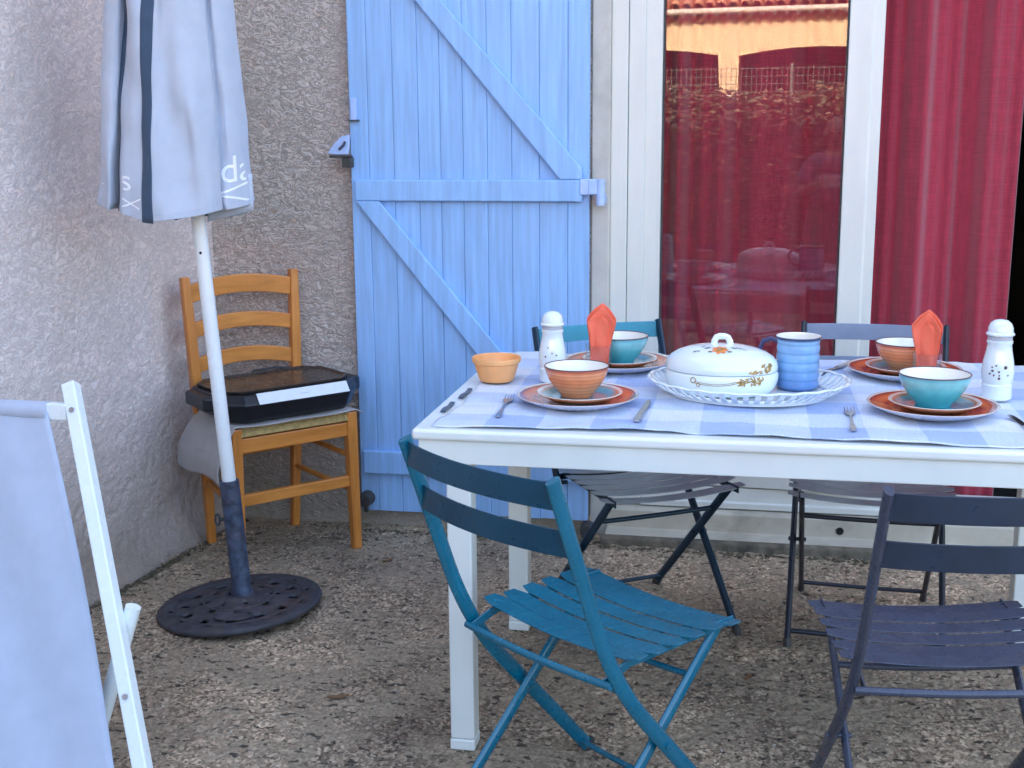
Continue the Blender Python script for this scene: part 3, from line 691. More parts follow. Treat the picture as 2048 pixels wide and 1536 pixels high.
# mug
mg = thing('mug', 'tall blue banded mug standing on the oval tray behind the casserole', 'mug', (.452, -1.030, TZ+.0065), .0)
pr = [(0, 0), (.043, 0), (.0455, .004)]
for k in range(24):
    z = .008+k*.0046; pr.append((.0495+.0009*math.sin(k*1.35), z))
pr += [(.0515, .121), (.053, .1245), (.052, .1262)]
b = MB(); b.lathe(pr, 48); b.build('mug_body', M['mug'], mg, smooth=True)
b = MB(); b.lathe([(.052, .1262), (.050, .1245), (.0465, .10), (.045, .02), (.03, .012), (0, .012)], 48); b.build('mug_inside', M['cream_glaze'], mg, smooth=True)
ang = 2.75
pts = [(math.cos(ang)*r, math.sin(ang)*r, z) for r, z in ((.045, .108), (.068, .114), (.088, .106), (.096, .086), (.088, .064), (.070, .050), (.045, .048))]
b = MB(); b.sweep(pts, ell(.006, .0042, 10), up=(-math.sin(ang), math.cos(ang), 0)); b.build('mug_handle', M['mug_dark'], mg, smooth=True)
# cutlery
def fork_mb():
    b = MB()
    b.sweep([(0, -.095, .002), (0, -.08, .003), (0, -.02, .0035), (0, .02, .006), (0, .04, .0055)], rect(.011, .0022), scale=[1.0, 1.25, .55, .5, .8])
    b.prism([(-.004, .038), (.004, .038), (.0115, .056), (.0115, .068), (-.0115, .068), (-.0115, .056)], 'z', .0035, .0055)
    for k in range(4):
        x = -.0098+k*.0065
        b.sweep([(x, .067, .0045), (x, .085, .005), (x, .104, .0085)], rect(.0028, .0018), scale=[1, .95, .5])
    return b
def knife_mb():
    b = MB(); b.sweep([(0, -.11, .003), (0, -.10, .0035), (0, -.01, .0035), (0, .0, .003)], rect(.013, .006), scale=[.8, 1.2, .9, .8])
    b.prism([(-.006, .0), (.006, .0), (.009, .05), (.008, .09), (.002, .112), (-.006, .10)], 'z', .0022, .0036); return b
fk = fork_mb().build('fork', M['cutlery'], None, bevel=.0006); kn = knife_mb().build('knife', M['cutlery'], None, bevel=.0006)
fsp = [(-.198, -1.315, .05, 'steel fork left of the front left orange plate'), (.556, -1.325, -.02, 'steel fork left of the front right orange plate'),
       (.175+.005, -.72, PI+.25, 'steel fork right of the back left orange plate'), (.925, -.86, PI-.2, 'steel fork between the back right plate and the dotted mill')]
for i, (x, y, a, l) in enumerate(fsp):
    q = fk if i == 0 else fk.copy()
    if i: C.objects.link(q)
    q.location = (x, y, TZ); q.rotation_euler = (0, 0, a); tag(q, l, 'fork', 'forks on the tablecloth')
ksp = [(.112, -1.305, -.04, 'steel knife right of the front left orange plate'), (.905, -1.33, .12, 'steel knife right of the front right orange plate'),
       (.560, -.735, PI-.5, 'steel knife left of the back right orange plate'), (-.165, -.78, PI+.1, 'steel knife left of the back left orange plate')]
for i, (x, y, a, l) in enumerate(ksp):
    q = kn if i == 0 else kn.copy()
    if i: C.objects.link(q)
    q.location = (x, y, TZ); q.rotation_euler = (0, 0, a); tag(q, l, 'knife', 'knives on the tablecloth')

# ------------------------------------------------------------------ folding bistro chairs
CW, ZT, YT, ZB, FY, ZS, WS, RY0, RYF, WR = .394, .802, -.147, .400, .344, .430, .420, .322, -.087, .348
def bistro(label, mat, loc, rz, rodmat=None, railmat=None, slatmat=None):
    rodmat = rodmat or mat; railmat = railmat or mat; slatmat = slatmat or mat
    t = thing('folding_chair', label, 'chair', loc, rz, 'slatted folding chairs around the table')
    for s in (-1, 1):
        x = s*CW/2; pts = []
        up0, lo0 = Vector((x, YT, ZT)), Vector((x, FY, .008)); k = Vector((x, .0, ZB))
        a = k+(up0-k)*.32; c = k+(lo0-k)*.26
        pts = [up0, up0+(a-up0)*.5, a]
        for i in range(1, 10):
            u = i/10; pts.append(a*(1-u)**2+k*2*u*(1-u)+c*u*u)
        pts += [c, c+(lo0-c)*.5, lo0]
        b = MB(); b.sweep(pts, ell(.0085, .0155, 14), up=(1, 0, 0) if False else (0, 1, .2)); b.build('back_post', mat, t, smooth=True)
        b = MB(); b.sweep([(x, FY-.004, .022), (x, FY+.004, .0)], ell(.0105, .0175, 12), up=(0, 1, .2)); b.build('foot_cap', M['rubber'], t, smooth=True)
        xr = s*WR/2
        b = MB(); b.sweep([(xr, RY0, ZS-.016), (xr, RYF, .008)], ell(.0075, .0135, 12), up=(0, 1, .2)); b.build('leg', rodmat, t, smooth=True)
        b = MB(); b.sweep([(xr, RYF+.012, .020), (xr, RYF-.006, .0)], ell(.0095, .0155, 12), up=(0, 1, .2)); b.build('foot_cap', M['rubber'], t, smooth=True)
        xb = s*(WS/2-.030)
        b = MB(); b.sweep([(xb, -.004, ZB-.004), (xb, .06, ZS-.013), (xb, .36, ZS-.014)], rect(.004, .018), up=(0, 0, 1)); b.build('seat_bearer', mat, t, bevel=.001)
        # pivot where post and rear leg cross
        u = .0
        best = min(((abs((FY*(1-z/ZB))-(RYF+(RY0-RYF)*z/(ZS-.016))), z) for z in [i*.005 for i in range(10, 76)]))[1]
        yc = FY*(1-best/ZB)
        b = MB(); b.tube([(s*(WR/2-.012), yc, best), (s*(CW/2+.013), yc, best)], .0055, 10); b.build('pivot_bolt', rodmat, t, smooth=True)
        b = MB(); b.tube([(s*(CW/2+.004), .012, ZB-.016), (s*(WS/2-.045), .012, ZB-.016)], .006, 10); b.build('seat_hinge', mat, t, smooth=True)
    for z0 in (ZT-.052, ZT-.142):
        zc = z0+.024; yc = YT*(zc-ZB)/(ZT-ZB)
        pts = [((i/10-1)*CW/2*1.0, yc-.006-.030*(1-(i/10-1)**2), zc) for i in range(21)]
        b = MB(); b.sweep(pts, rect(.0035, .047), up=(0, .0, 1)); b.build('back_rail', railmat, t, bevel=.0012)
    for k in range(6):
        y = .066+k*.0535; zc = ZS+(.004 if k == 0 else 0)-(.006 if k == 5 else 0)
        ww = .0462; b = MB(); pts = []; sc = []
        n = 16
        for i in range(n+1):
            u = i/n*2-1; x = u*WS/2
            pts.append((x, y, zc-.015*(1-u*u)))
            d = (1-abs(u))*WS/2
            sc.append(1 if d > .014 else .62+.38*math.sqrt(max(0, 1-((.014-d)/.014)**2)))
        rings = []
        bm = b.bm
        for p, q in zip(pts, sc):
            rings.append([bm.verts.new((p[0], p[1]+e*ww/2*q, p[2]+f)) for e, f in ((-1, -.0012), (1, -.0012), (1, .0012), (-1, .0012))])
        for A_, B_ in zip(rings, rings[1:]):
            for j in range(4): bm.faces.new((A_[j], A_[(j+1) % 4], B_[(j+1) % 4], B_[j]))
        bm.faces.new(rings[0][::-1]); bm.faces.new(rings[-1])
        b.build('seat_slat', slatmat, t, bevel=.0008)
    def rod(x0, p, r, nm='crossbar', m=None):
        pts = [(x0*(i/4-1), p[0]+(-.006*(1-(i/4-1)**2)), p[1]-.004*(1-(i/4-1)**2)) for i in range(9)]
        b = MB(); b.tube(pts, r, 10); b.build(nm, m or rodmat, t, smooth=True)
    rod(CW/2, (-.004, ZB-.004), .0075, m=mat)
    rod(CW/2, (FY-.028, .034), .0065)
    rod(WR/2, (RYF+(RY0-RYF)*.80, .335), .0065)
    rod(WR/2, (RYF+.038, .040), .0060)
    return t
ca = bistro('teal slatted folding chair at the front left corner, its back to the camera', M['teal'], (-.038, -1.833, 0), -.647, railmat=M['teal_rail_shaded'])
cdd = bistro('slate grey folding chair at the front right, its back to the camera', M['slate'], (.732, -1.858, 0), .160, railmat=M['slate_rail_shaded'])
bistro('teal folding chair behind the table in front of the blue shutter', M['petrol'], (-.020, -.540, 0), 3.695, railmat=M['teal_rail_lit'], slatmat=M['slat_sky_lit'])
bistro('slate grey folding chair behind the table in front of the burgundy curtain', M['slate_d'], (.681, -.458, 0), 3.076, railmat=M['slate_rail_lit'], slatmat=M['slat_sky_lit'])

# ------------------------------------------------------------------ wooden chair
wc = thing('wooden_chair', 'honey varnished ladder back chair in the corner by the shutter', 'chair', (-1.311, -.129, 0), -2.319)
WB, WT_, WF, WD, WZ, WYT, WS_ = .310, .385, .411, .338, .898, -.014, .466
for s in (-1, 1):
    pts = [(s*WB/2, -.005, 0), (s*(WB/2+.006), .004, .2), (s*(WB/2+.018), .006, .40), (s*(WB/2+.024), .002, .52), (s*(WT_/2-.006), -.006, .74), (s*WT_/2, WYT, WZ)]
    b = MB(); b.sweep(pts, rect(.030, .030), up=(0, 1, 0), scale=[.9, 1, 1.1, 1.12, 1.05, .95]); b.build('back_post', M['wood'], wc, bevel=.004)
    pts = [(s*WF/2, WD+.004, 0), (s*(WF/2-.003), WD, .22), (s*(WF/2-.006), WD, WS_)]
    b = MB(); b.sweep(pts, rect(.034, .034), up=(0, 1, 0), scale=[.88, 1, 1.05]); b.build('leg', M['wood'], wc, bevel=.005)
    for z in (.20, .315):
        b = MB(); b.tube([(s*(WB/2+.006), .008, z+.02), (s*(WF/2-.004), WD-.010, z)], .0095, 10); b.build('rung', M['wood'], wc, smooth=True)
    b = MB(); b.sweep([(s*(WB/2+.014), .020, .415), (s*(WF/2-.004), WD-.018, .415)], rect(.018, .045)); b.build('seat_rail', M['wood'], wc, bevel=.003)
for (z, h) in ((.842, .060), (.722, .050), (.606, .050)):
    xw = WB/2+.024+(WT_/2-WB/2-.024)*(z-.5)/(WZ-.5)-.012; yb = .0+(WYT)*(z-.5)/(WZ-.5)
    b = MB(); n = 16
    rings = []
    for i in range(n+1):
        u = i/n*2-1; x = u*xw; arch = .020*(1-u*u); bow = -.022*(1-u*u)
        rings.append([b.bm.verts.new((x, yb+bow+e*.008, z+arch+f*h/2)) for e, f in ((-1, -1), (1, -1), (1, 1), (-1, 1))])
    for A_, B_ in zip(rings, rings[1:]):
        for j in range(4): b.bm.faces.new((A_[j], A_[(j+1) % 4], B_[(j+1) % 4], B_[j]))
    b.bm.faces.new(rings[0][::-1]); b.bm.faces.new(rings[-1])
    b.build('back_slat', M['woodx'], wc, bevel=.003)
b = MB(); b.box((-WF/2+.018, WD-.012, .385), (WF/2-.018, WD+.010, .432)); b.build('seat_rail', M['woodx'], wc, bevel=.004)
b = MB(); b.box((-WB/2, -.008, .395), (WB/2, .012, .44)); b.build('seat_rail', M['woodx'], wc, bevel=.003)
b = MB(); b.box((-WF/2+.016, WD-.011, .215), (WF/2-.016, WD+.009, .252)); b.build('rung', M['woodx'], wc, bevel=.004)
b = MB(); b.box((-WB/2+.01, -.006, .285), (WB/2-.01, .008, .31)); b.build('rung', M['woodx'], wc, bevel=.003)
def seat(u, v):
    y = -.006+(WD+.020)*v; w = (WB/2+.004)*(1-v)+(WF/2-.016)*v
    return ((u-.5)*2*w, y, .452-.010*math.sin(PI*u)*math.sin(PI*v)+.0022*math.sin(v*2*PI*20)*(1 if abs(u-.5) < abs(v-.5) else 0)+.0022*math.sin(u*2*PI*22)*(1 if abs(u-.5) >= abs(v-.5) else 0))
b = MB(); b.grid(120, 110, seat); b.build('rush_seat', M['rush'], wc, smooth=True, solid=.026)
# beige cloth on the seat, hanging over the wall side
def bc(u, v):
    y = .005+(WD+.020)*v; wf = (WB/2+.015)*(1-v)+(WF/2+.0)*v
    L = .615; s = (u)*L-.235   # runs across the seat then over the +x side
    edge = wf+.004
    if s < edge:
        x = s; z = .4725-.004*math.sin(PI*min(1, max(0, (x+.2)/.4)))
        if x < -wf-.005: z -= (-wf-.005-x)*.5
    else:
        d = s-edge; x = edge+.075*math.sin(min(1.2, d*9))+.012*math.sin(y*20)*d*4; z = .4725-d*.92
        y = y+(.10*d)*(v-.5)*4
    return (x, y, z+.0015*math.sin(y*40+x*25))
b = MB(); b.grid(70, 40, bc); bcl = b.build('seat_cloth', M['beige'], None, smooth=True, solid=.003)
bcl.location = wc.location; bcl.rotation_euler = wc.rotation_euler
tag(bcl, 'beige cloth laid on the wooden chair and drooping over its left side', 'cloth')
# tabletop griddle
gr = thing('electric_griddle', 'black tabletop griddle with a white front strip on the wooden chair', 'griddle', (0, 0, 0))
mw = Matrix.Translation(wc.location) @ Matrix.Rotation(-2.319, 4, 'Z')
gr.location = mw @ Vector((-.004, .195, .478)); gr.rotation_euler = (0, 0, -2.319+.03)
def octo(w, d, c, z): return [(-w, -d+c, z), (-w+c, -d, z), (w-c, -d, z), (w, -d+c, z), (w, d-c, z), (w-c, d, z), (-w+c, d, z), (-w, d-c, z)]
def loft(name, secs, mat, par, bevel=.003):
    b = MB(); R = [[b.bm.verts.new(p) for p in sec] for sec in secs]; n = len(secs[0])
    for A_, B_ in zip(R, R[1:]):
        for j in range(n): b.bm.faces.new((A_[j], A_[(j+1) % n], B_[(j+1) % n], B_[j]))
    b.bm.faces.new(R[0][::-1]); b.bm.faces.new(R[-1]); return b.build(name, mat, par, bevel=bevel)
loft('griddle_body', [octo(.205, .145, .03, 0), octo(.222, .160, .05, .012), octo(.243, .174, .06, .060), octo(.240, .152, .06, .088)], M['black'], gr, .005)
loft('griddle_plate', [octo(.226, .132, .05, .0885), octo(.228, .134, .05, .098), octo(.220, .126, .05, .098), octo(.214, .120, .05, .092)], M['griddle'], gr, .002)
for s in (-1, 1):
    b = MB(); b.prism([(s*.232, -.10), (s*.272, -.075), (s*.278, .075), (s*.232, .105)], 'z', .038, .082); b.build('griddle_handle', M['black'], gr, bevel=.008)
b = MB(); b.prism([(.1750, .060), (.1785, .060), (.1565, .0905), (.1525, .0905)], 'x', -.178, .140); b.build('front_strip', M['panel_white'], gr, bevel=.001)
b = MB(); b.prism([(.1672, .0735), (.1692, .0740), (.1682, .0755), (.1662, .075)], 'x', -.035, -.005); b.build('strip_print', M['porcelain_grey'], gr)
b = MB(); b.tube([(-.14, -.137, .096), (-.08, -.148, .101), (.0, -.146, .100), (-.17, -.150, .098)][:3], .0035, 8); b.build('power_cord', M['black'], gr, smooth=True)

# ------------------------------------------------------------------ parasol
pa = thing('parasol', 'closed pale grey parasol with dark straps standing in a cast iron base', 'parasol', (-1.072, -.795, .0))
PT = Vector((-1.155, -.800, 1.30))-Vector((-1.072, -.795, 0)); PT = PT/PT.z
def pp(z): return (PT.x*z, PT.y*z, z)
base = node('base', pa, (-.012, 0, .012)); base.rotation_euler = (0, -.075, 0)
b = MB(); bm = b.bm; NR, NA = 14, 96
rad = [.030+(.226-.030)*k/NR for k in range(NR+1)]
def bz(r): return .034*math.exp(-(r/.075)**2)+.012+.004*math.cos(r*60)*(r < .2)
ringv = [[bm.verts.new((r*math.cos(a*2*PI/NA), r*math.sin(a*2*PI/NA), bz(r))) for a in range(NA)] for r in rad]
for k in range(NR):
    for a in range(NA):
        hole = False
        m12 = a % 12; m8 = a % 8
        if k in (4, 5) and m12 in (4, 5, 6, 7): hole = True
        if k in (8, 9) and m8 in (2, 3, 4): hole = True
        if k == 11 and m8 in (6, 7): hole = True
        if k == 2 and a % 16 in (1, 2, 3): hole = True
        if not hole: bm.faces.new((ringv[k][a], ringv[k][(a+1) % NA], ringv[k+1][(a+1) % NA], ringv[k+1][a]))
b.build('base_plate', M['iron'], base, smooth=True, solid=.010)
b = MB(); b.tube([(.226*math.cos(a*2*PI/72), .226*math.sin(a*2*PI/72), .008) for a in range(72)], .0095, 10, closed=True); b.build('base_rim', M['iron'], base, smooth=True)
for r in (.10, .185):
    b = MB(); b.tube([(r*math.cos(a*2*PI/72), r*math.sin(a*2*PI/72), bz(r)+.005) for a in range(72)], .0035, 8, closed=True); b.build('base_moulding', M['iron'], base, smooth=True)
b = MB(); b.tube([(.034+.055*math.cos(a*2*PI/32), -.125+.032*math.sin(a*2*PI/32), .021) for a in range(32)], .004, 8, closed=True); b.build('base_moulding', M['iron'], base, smooth=True)
b = MB(); b.tube([pp(.035), pp(.06), pp(.075), pp(.39)], .0275, 28, scale=[1.25, 1.15, 1, 1]); b.build('pole_socket', M['steel_blue'], pa, smooth=True)
b = MB(); q = pp(.275)
b.tube([(q[0]-.027, q[1]-.008, q[2]), (q[0]-.040, q[1]-.010, q[2])], .005, 10)
b.tube([(q[0]-.044-.0*k+.012*math.cos(k*2*PI/16)*.6, q[1]-.012, q[2]+.016*math.sin(k*2*PI/16)) for k in range(16)], .0032, 8, closed=True); b.build('eye_screw', M['iron'], pa, smooth=True)
b = MB(); b.tube([pp(.37), pp(1.3), pp(2.40)], .0195, 28); b.build('pole', M['pole'], pa, smooth=True)
q = pp(1.035); b = MB(); b.lathe([(0, .001), (.0035, .001), (.004, 0)], 12); o = b.build('pole_hole', M['black'], pa); o.location = (q[0]+.004, q[1]-.0192, q[2]); o.rotation_euler = (PI/2, 0, 0)
# canopy cross-section at the hem, metres from the canopy axis; camera side is -y
SEC = [(-.232, .010), (-.226, -.040), (-.205, -.080), (-.190, -.088), (-.176, -.055), (-.170, -.050), (-.166, -.070), (-.160, -.120), (-.140, -.150), (-.112, -.166), (-.070, -.178), (-.030, -.186), (.020, -.190), (.065, -.180), (.098, -.160), (.118, -.132), (.124, -.100), (.130, -.098), (.140, -.118), (.160, -.112), (.190, -.080), (.215, -.040), (.226, .0), (.205, .050), (.16, .075), (.165, .10), (.10, .135), (.05, .11), (.02, .15), (-.05, .145), (-.08, .115), (-.12, .14), (-.19, .09), (-.185, .06)]
HZ = [.035, .030, .026, .024, .026, .028, .024, .014, .006, -.002, -.006, -.002, .003, .009, .014, .018, .020, .020, .018, .020, .024, .030, .032, .0, -.012, -.014, -.010, .0, .005, 0, .005, .01, .02, .03]
CA, SA = math.cos(.46), math.sin(.46)     # the canopy's print side is turned to the terrace
axx, axy = -1.212+1.072, -.800+.795
def can(i, v, out=0.0):
    """v=0 hem .. 1 top"""
    z0, z1 = 1.136, 2.34; e = v
    k = (1-e)**.92; 
    kx = .085+.915*(1-.50*v) if v < 1 else 0
    shr = (1-.31*v/.47*.62) if v < .47 else None
    # measured half-width: .229 at v=0, .176 at v=.47 -> linear, then closing to .03
    w = 1-.49*v if v < .75 else (1-.49*.75)*(1-(v-.75)/.25*.85)
    cx = axx+.013+.018*min(1, v/.5)+(pp(2.3)[0]-axx-.031)*max(0, v-.5)*1.6
    x, y = SEC[i]
    if i in (4, 5, 16, 17): y = y*(1-.0*v)
    w *= .90; sx = x*w; sy = y*w*(.95)
    L = math.hypot(x, y); sx += x/L*out; sy += y/L*out
    z = z0+(z1-z0)*v+HZ[i]*(1-v)
    wob = .004*math.sin(v*9+i*1.7)+.003*math.sin(v*21+i)
    wob += .006*math.sin(x*46+v*7)*math.sin(v*6+.4)+.0045*math.sin(x*95-v*11+y*30)*(1-v)**.5+.003*math.sin(x*30+v*40)*math.sin(v*9)
    sx += wob*.6; sy += wob
    return Vector((cx+sx*CA-sy*SA, axy+sx*SA+sy*CA, z))
def can_s(u, v, out=0.0):
    n = len(SEC); k = u*n; i = int(k) % n; f = k-int(k)
    P = [can((i+j) % n, v, out) for j in (-1, 0, 1, 2)]
    return .5*((2*P[1])+(P[2]-P[0])*f+(2*P[0]-5*P[1]+4*P[2]-P[3])*f*f+(3*P[1]-P[0]-3*P[2]+P[3])*f**3)
b = MB(); b.grid(34*6, 60, lambda u, v: can_s(u, v), closed_x=True); b.build('canopy', M['canopy'], pa, smooth=True, solid=.002)
n34 = len(SEC)
for (a0, a1) in ((9.15, 9.95), (4.9, 6.2)):
    b = MB(); b.grid(7, 60, lambda u, v: can_s((a0+(a1-a0)*u)/n34, v*.97-.004, .0028)); b.build('strap', M['tape'], pa, smooth=True, solid=.0015)
# hem seam
b = MB(); b.sweep([can_s(k/170, .006, .0012) for k in range(170)], rect(.0016, .012), closed=True); b.build('hem', M['canopy'], pa, smooth=True)
# inner flap peeking below at the right, and ribs
b = MB(); b.grid(16, 6, lambda u, v: (axx+(.085+.125*u)*CA+.045*SA, axy+(.085+.125*u)*SA-.045*CA, 1.118+.028*u+.10*v)); b.build('inner_flap', M['canopy'], pa, smooth=True, solid=.002)
for k in range(8):
    a = k*2*PI/8+.3; r0 = .115
    b = MB(); b.tube([(axx+.01+r0*math.cos(a)*1.0, axy+r0*.75*math.sin(a), 1.128+.010*math.sin(k*2.1)), (axx*.6+.02*math.cos(a)+pp(2.2)[0]*.4, .02*math.sin(a), 2.2)], .0045, 8); b.build('rib', M['iron'], pa, smooth=True)
# writing on the hem
def text_on(txt, u0, v0, size, name, dirx=1):
    cu_ = bpy.data.curves.new('t', 'FONT'); cu_.body = txt; cu_.size = size; ob = bpy.data.objects.new('t', cu_); C.objects.link(ob)
    dg = bpy.context.evaluated_depsgraph_get(); me = bpy.data.meshes.new_from_object(ob.evaluated_get(dg)); bpy.data.objects.remove(ob)
    bm = bmesh.new(); bm.from_mesh(me); bmesh.ops.subdivide_edges(bm, edges=[e for e in bm.edges if e.calc_length() > .01], cuts=2)
    bmesh.ops.triangulate(bm, faces=bm.faces)
    return bm
def wrap(bm, x0, z0, name, slant=0.0, clipx=None):
    """lay flat letters (x right, y up) on the camera side of the canopy by casting along +y"""
    dg = bpy.context.evaluated_depsgraph_get()
    co = [o for o in pa.children if o.name.startswith('canopy')][0]
    bv = BVHTree.FromPolygons([v.co for v in co.data.vertices], [p.vertices for p in co.data.polygons])
    bad = []
    for v in bm.verts:
        a, c = x0+v.co.x-axx, z0+v.co.y+slant*v.co.x
        h = bv.ray_cast(Vector((axx+a*CA+1*SA, axy+a*SA-1*CA, c)), Vector((-SA, CA, 0)))
        if h[0] is None or h[3] > 1.10: bad.append(v)
        else: v.co = h[0]+Vector((SA, -CA, 0))*.0022
    bmesh.ops.delete(bm, geom=bad, context='VERTS')
    me = bpy.data.meshes.new(name); bm.to_mesh(me); bm.free(); me.materials.append(M['print_white'])
    o = bpy.data.objects.new(name, me); C.objects.link(o); o.parent = pa
def stroke(pts, w):
    bm = bmesh.new(); V = []
    n = 24; P = []
    for k in range(n+1):
        t = k/n*(len(pts)-1); i = min(int(t), len(pts)-2); f = t-i; P.append(Vector(pts[i]).lerp(Vector(pts[i+1]), f))
    for k, p in enumerate(P):
        V.append((bm.verts.new((p.x, p.y-w/2, 0)), bm.verts.new((p.x, p.y+w/2, 0))))
    for a, c in zip(V, V[1:]): bm.faces.new((a[0], c[0], c[1], a[1]))
    return bm
wrap(text_on('da', 0, 0, .100, ''), .122+axx, 1.222, 'letter_print', .12)
wrap(stroke([(0, 0), (.03, .010), (.085, .030)], .006), .120+axx, 1.196, 'underline_print')
wrap(stroke([(0, 0), (.04, -.006), (.085, -.016)], .006), .120+axx, 1.190, 'underline_print')
wrap(text_on('s', 0, 0, .080, ''), -.134+axx, 1.212, 'letter_print', -.1)
wrap(stroke([(0, 0), (.018, -.012), (.045, -.030)], .004), -.134+axx, 1.192, 'underline_print')
wrap(stroke([(0, 0), (.02, .006), (.05, .020)], .004), -.134+axx, 1.168, 'underline_print')
wrap(text_on('n', 0, 0, .06, ''), -.200+axx, 1.205, 'letter_print', -.1)

# ------------------------------------------------------------------ deck chair (front left)
dc = thing('deck_chair', 'white framed folding deck chair with pale blue sling at the left edge', 'deck chair', (0, 0, 0))
T = Vector((-1.000, -1.750, .866)); D = (Vector((-.724, -2.080, .227))-Vector((-1.0, -1.75, .853))).normalized()
Bt = T+D*1.07
AX = Vector((-1, .03, 0)).normalized(); WDC = .56
NRM = D.cross(AX).normalized()
def obox(p0, p1, w, h, name, mat, par, bevel=.003, up=None):
    b = MB(); b.sweep([p0, p1], rect(w, h), up=up or NRM); return b.build(name, mat, par, bevel=bevel)
for k in (0, 1):
    o_ = AX*WDC*k
    obox(T+o_, Bt+o_, .028, .030, 'rail', M['deck_frame'], dc)
    # rear support leg (round tube)
    L0 = Vector((-.797, -1.935, .478)); L1 = Vector((-.945, -1.975, .006))
    b = MB(); b.tube([L0+o_-AX*0, L1+o_], .0148, 16); b.build('leg', M['deck_frame'], dc, smooth=True)
    obox(Bt+o_+Vector((-.0, -.02, -.0)), Bt+o_+Vector((0, .0, -.014)), .03, .03, 'foot_cap', M['rubber'], dc)
for k_ in (.062, .64):
    q = T+D*k_+NRM*(.0155 if NRM.y < 0 else -.0155)
    b = MB(); b.tube([q, q+(q-(T+D*k_)).normalized()*.0025], .0055, 12); b.build('screw', M['cutlery'], dc, smooth=True)
c0 = T+D*.062
obox(c0+AX*.0145, c0+AX*(WDC-.0145), .022, .034, 'crossbar', M['deck_frame'], dc, up=Vector((0, 0, 1)))
c1 = T+D*.98
obox(c1+AX*.0145, c1+AX*(WDC-.0145), .022, .028, 'crossbar', M['deck_frame'], dc, up=Vector((0, 0, 1)))
L2 = Vector((-.925, -1.970, .07)); b = MB(); b.tube([L2+AX*.01, L2+AX*(WDC-.01)], .010, 12); b.build('crossbar', M['deck_frame'], dc, smooth=True)
def slg(u, v):
    p = c0+AX*(.058+(WDC-.116)*u)+D*(.90*v-.012)
    sag = .030*math.sin(PI*v)*(.8+.2*math.sin(PI*u))+.003*math.sin(u*14+v*5)
    return p-NRM*(.012 if v < .05 else .012)-NRM*sag*(-1 if NRM.z < 0 else 1)*1.0
b = MB(); b.grid(30, 60, slg); b.build('sling', M['deck_fabric'], dc, smooth=True, solid=.002)
pts = [c0+AX*(.058+(WDC-.116)*k/10) for k in range(11)]
b = MB(); b.sweep(pts, ell(.021, .019, 14), up=(0, 0, 1)); b.build('sling_sleeve', M['deck_fabric'], dc, smooth=True)
b = MB(); b.grid(12, 3, lambda u, v: slg(u, .045+.004*v)+NRM*.0018*(1 if NRM.y > 0 else 1)); b.build('sling_seam', M['deck_fabric'], dc, smooth=True, solid=.004)

# ------------------------------------------------------------------ debris along the joint
b = MB(); rnd = random.Random(3)
for k in range(200):
    y = rnd.uniform(-1.0, -.05)
    if rnd.random() < .6: y = rnd.gauss(-.60, .09)
    y = min(-.03, max(-1.05, y))
    x = side_x(y)+.085+abs(rnd.gauss(0, .016)); r = rnd.uniform(.0015, .005)
    z = .002; M4 = Matrix.Translation((x, y, z)) @ Matrix.Rotation(rnd.uniform(0, 6), 4, 'Z') @ Matrix.Rotation(rnd.uniform(-.6, .6), 4, 'X')
    b.box((-r*1.8, -r*.8, -r*.3), (r*1.8, r*.8, r*.35), M4)
o = b.build('moss', M['moss']); tag(o, 'thin line of moss and debris at the foot of the side wall', 'moss', kind='stuff')
b = MB()
for k in range(700):
    x = rnd.uniform(-.95, 1.4); y = -.02-abs(rnd.gauss(0, .02))
    if x > -.13: y -= .04
    r = rnd.uniform(.0015, .0045)
    M4 = Matrix.Translation((x, y, .002)) @ Matrix.Rotation(rnd.uniform(0, 6), 4, 'Z') @ Matrix.Rotation(rnd.uniform(-.5, .5), 4, 'X')
    b.box((-r*1.5, -r*.9, -r*.4), (r*1.5, r*.9, r*.5), M4)
o = b.build('debris', M['moss']); tag(o, 'dark grit and dry leaf bits along the foot of the facade', 'debris', kind='stuff')

for nm, mt, n_, lo_r, hi_r, lab in (('loose_grit', 'grit_dark', 900, .001, .0032, 'scattered dark grit on the concrete'), ('loose_chips', 'grit_pale', 700, .001, .003, 'scattered pale stone chips on the concrete')):
    b = MB()
    for k in range(n_):
        x = rnd.uniform(-1.55, 1.5); y = rnd.uniform(-2.3, -.08)
        if x < side_x(y)+.1: continue
        r = rnd.uniform(lo_r, hi_r); z = float(ground_z(np.float64(x), np.float64(y)))+.004
        M4 = Matrix.Translation((x, y, z)) @ Matrix.Rotation(rnd.uniform(0, 6), 4, 'Z') @ Matrix.Rotation(rnd.uniform(-.7, .7), 4, 'X')
        vs = [b.bm.verts.new(M4 @ Vector(p)) for p in ((-r, -r*.5, 0), (r*.3, -r*.9, 0), (r*1.3, 0, 0), (r*.2, r*.8, 0), (-r*.8, r*.5, 0), (0, 0, r*.9))]
        for i in range(5): b.bm.faces.new((vs[i], vs[(i+1) % 5], vs[5]))
    o = b.build(nm, M[mt], recalc=False); tag(o, lab, 'grit', kind='stuff')
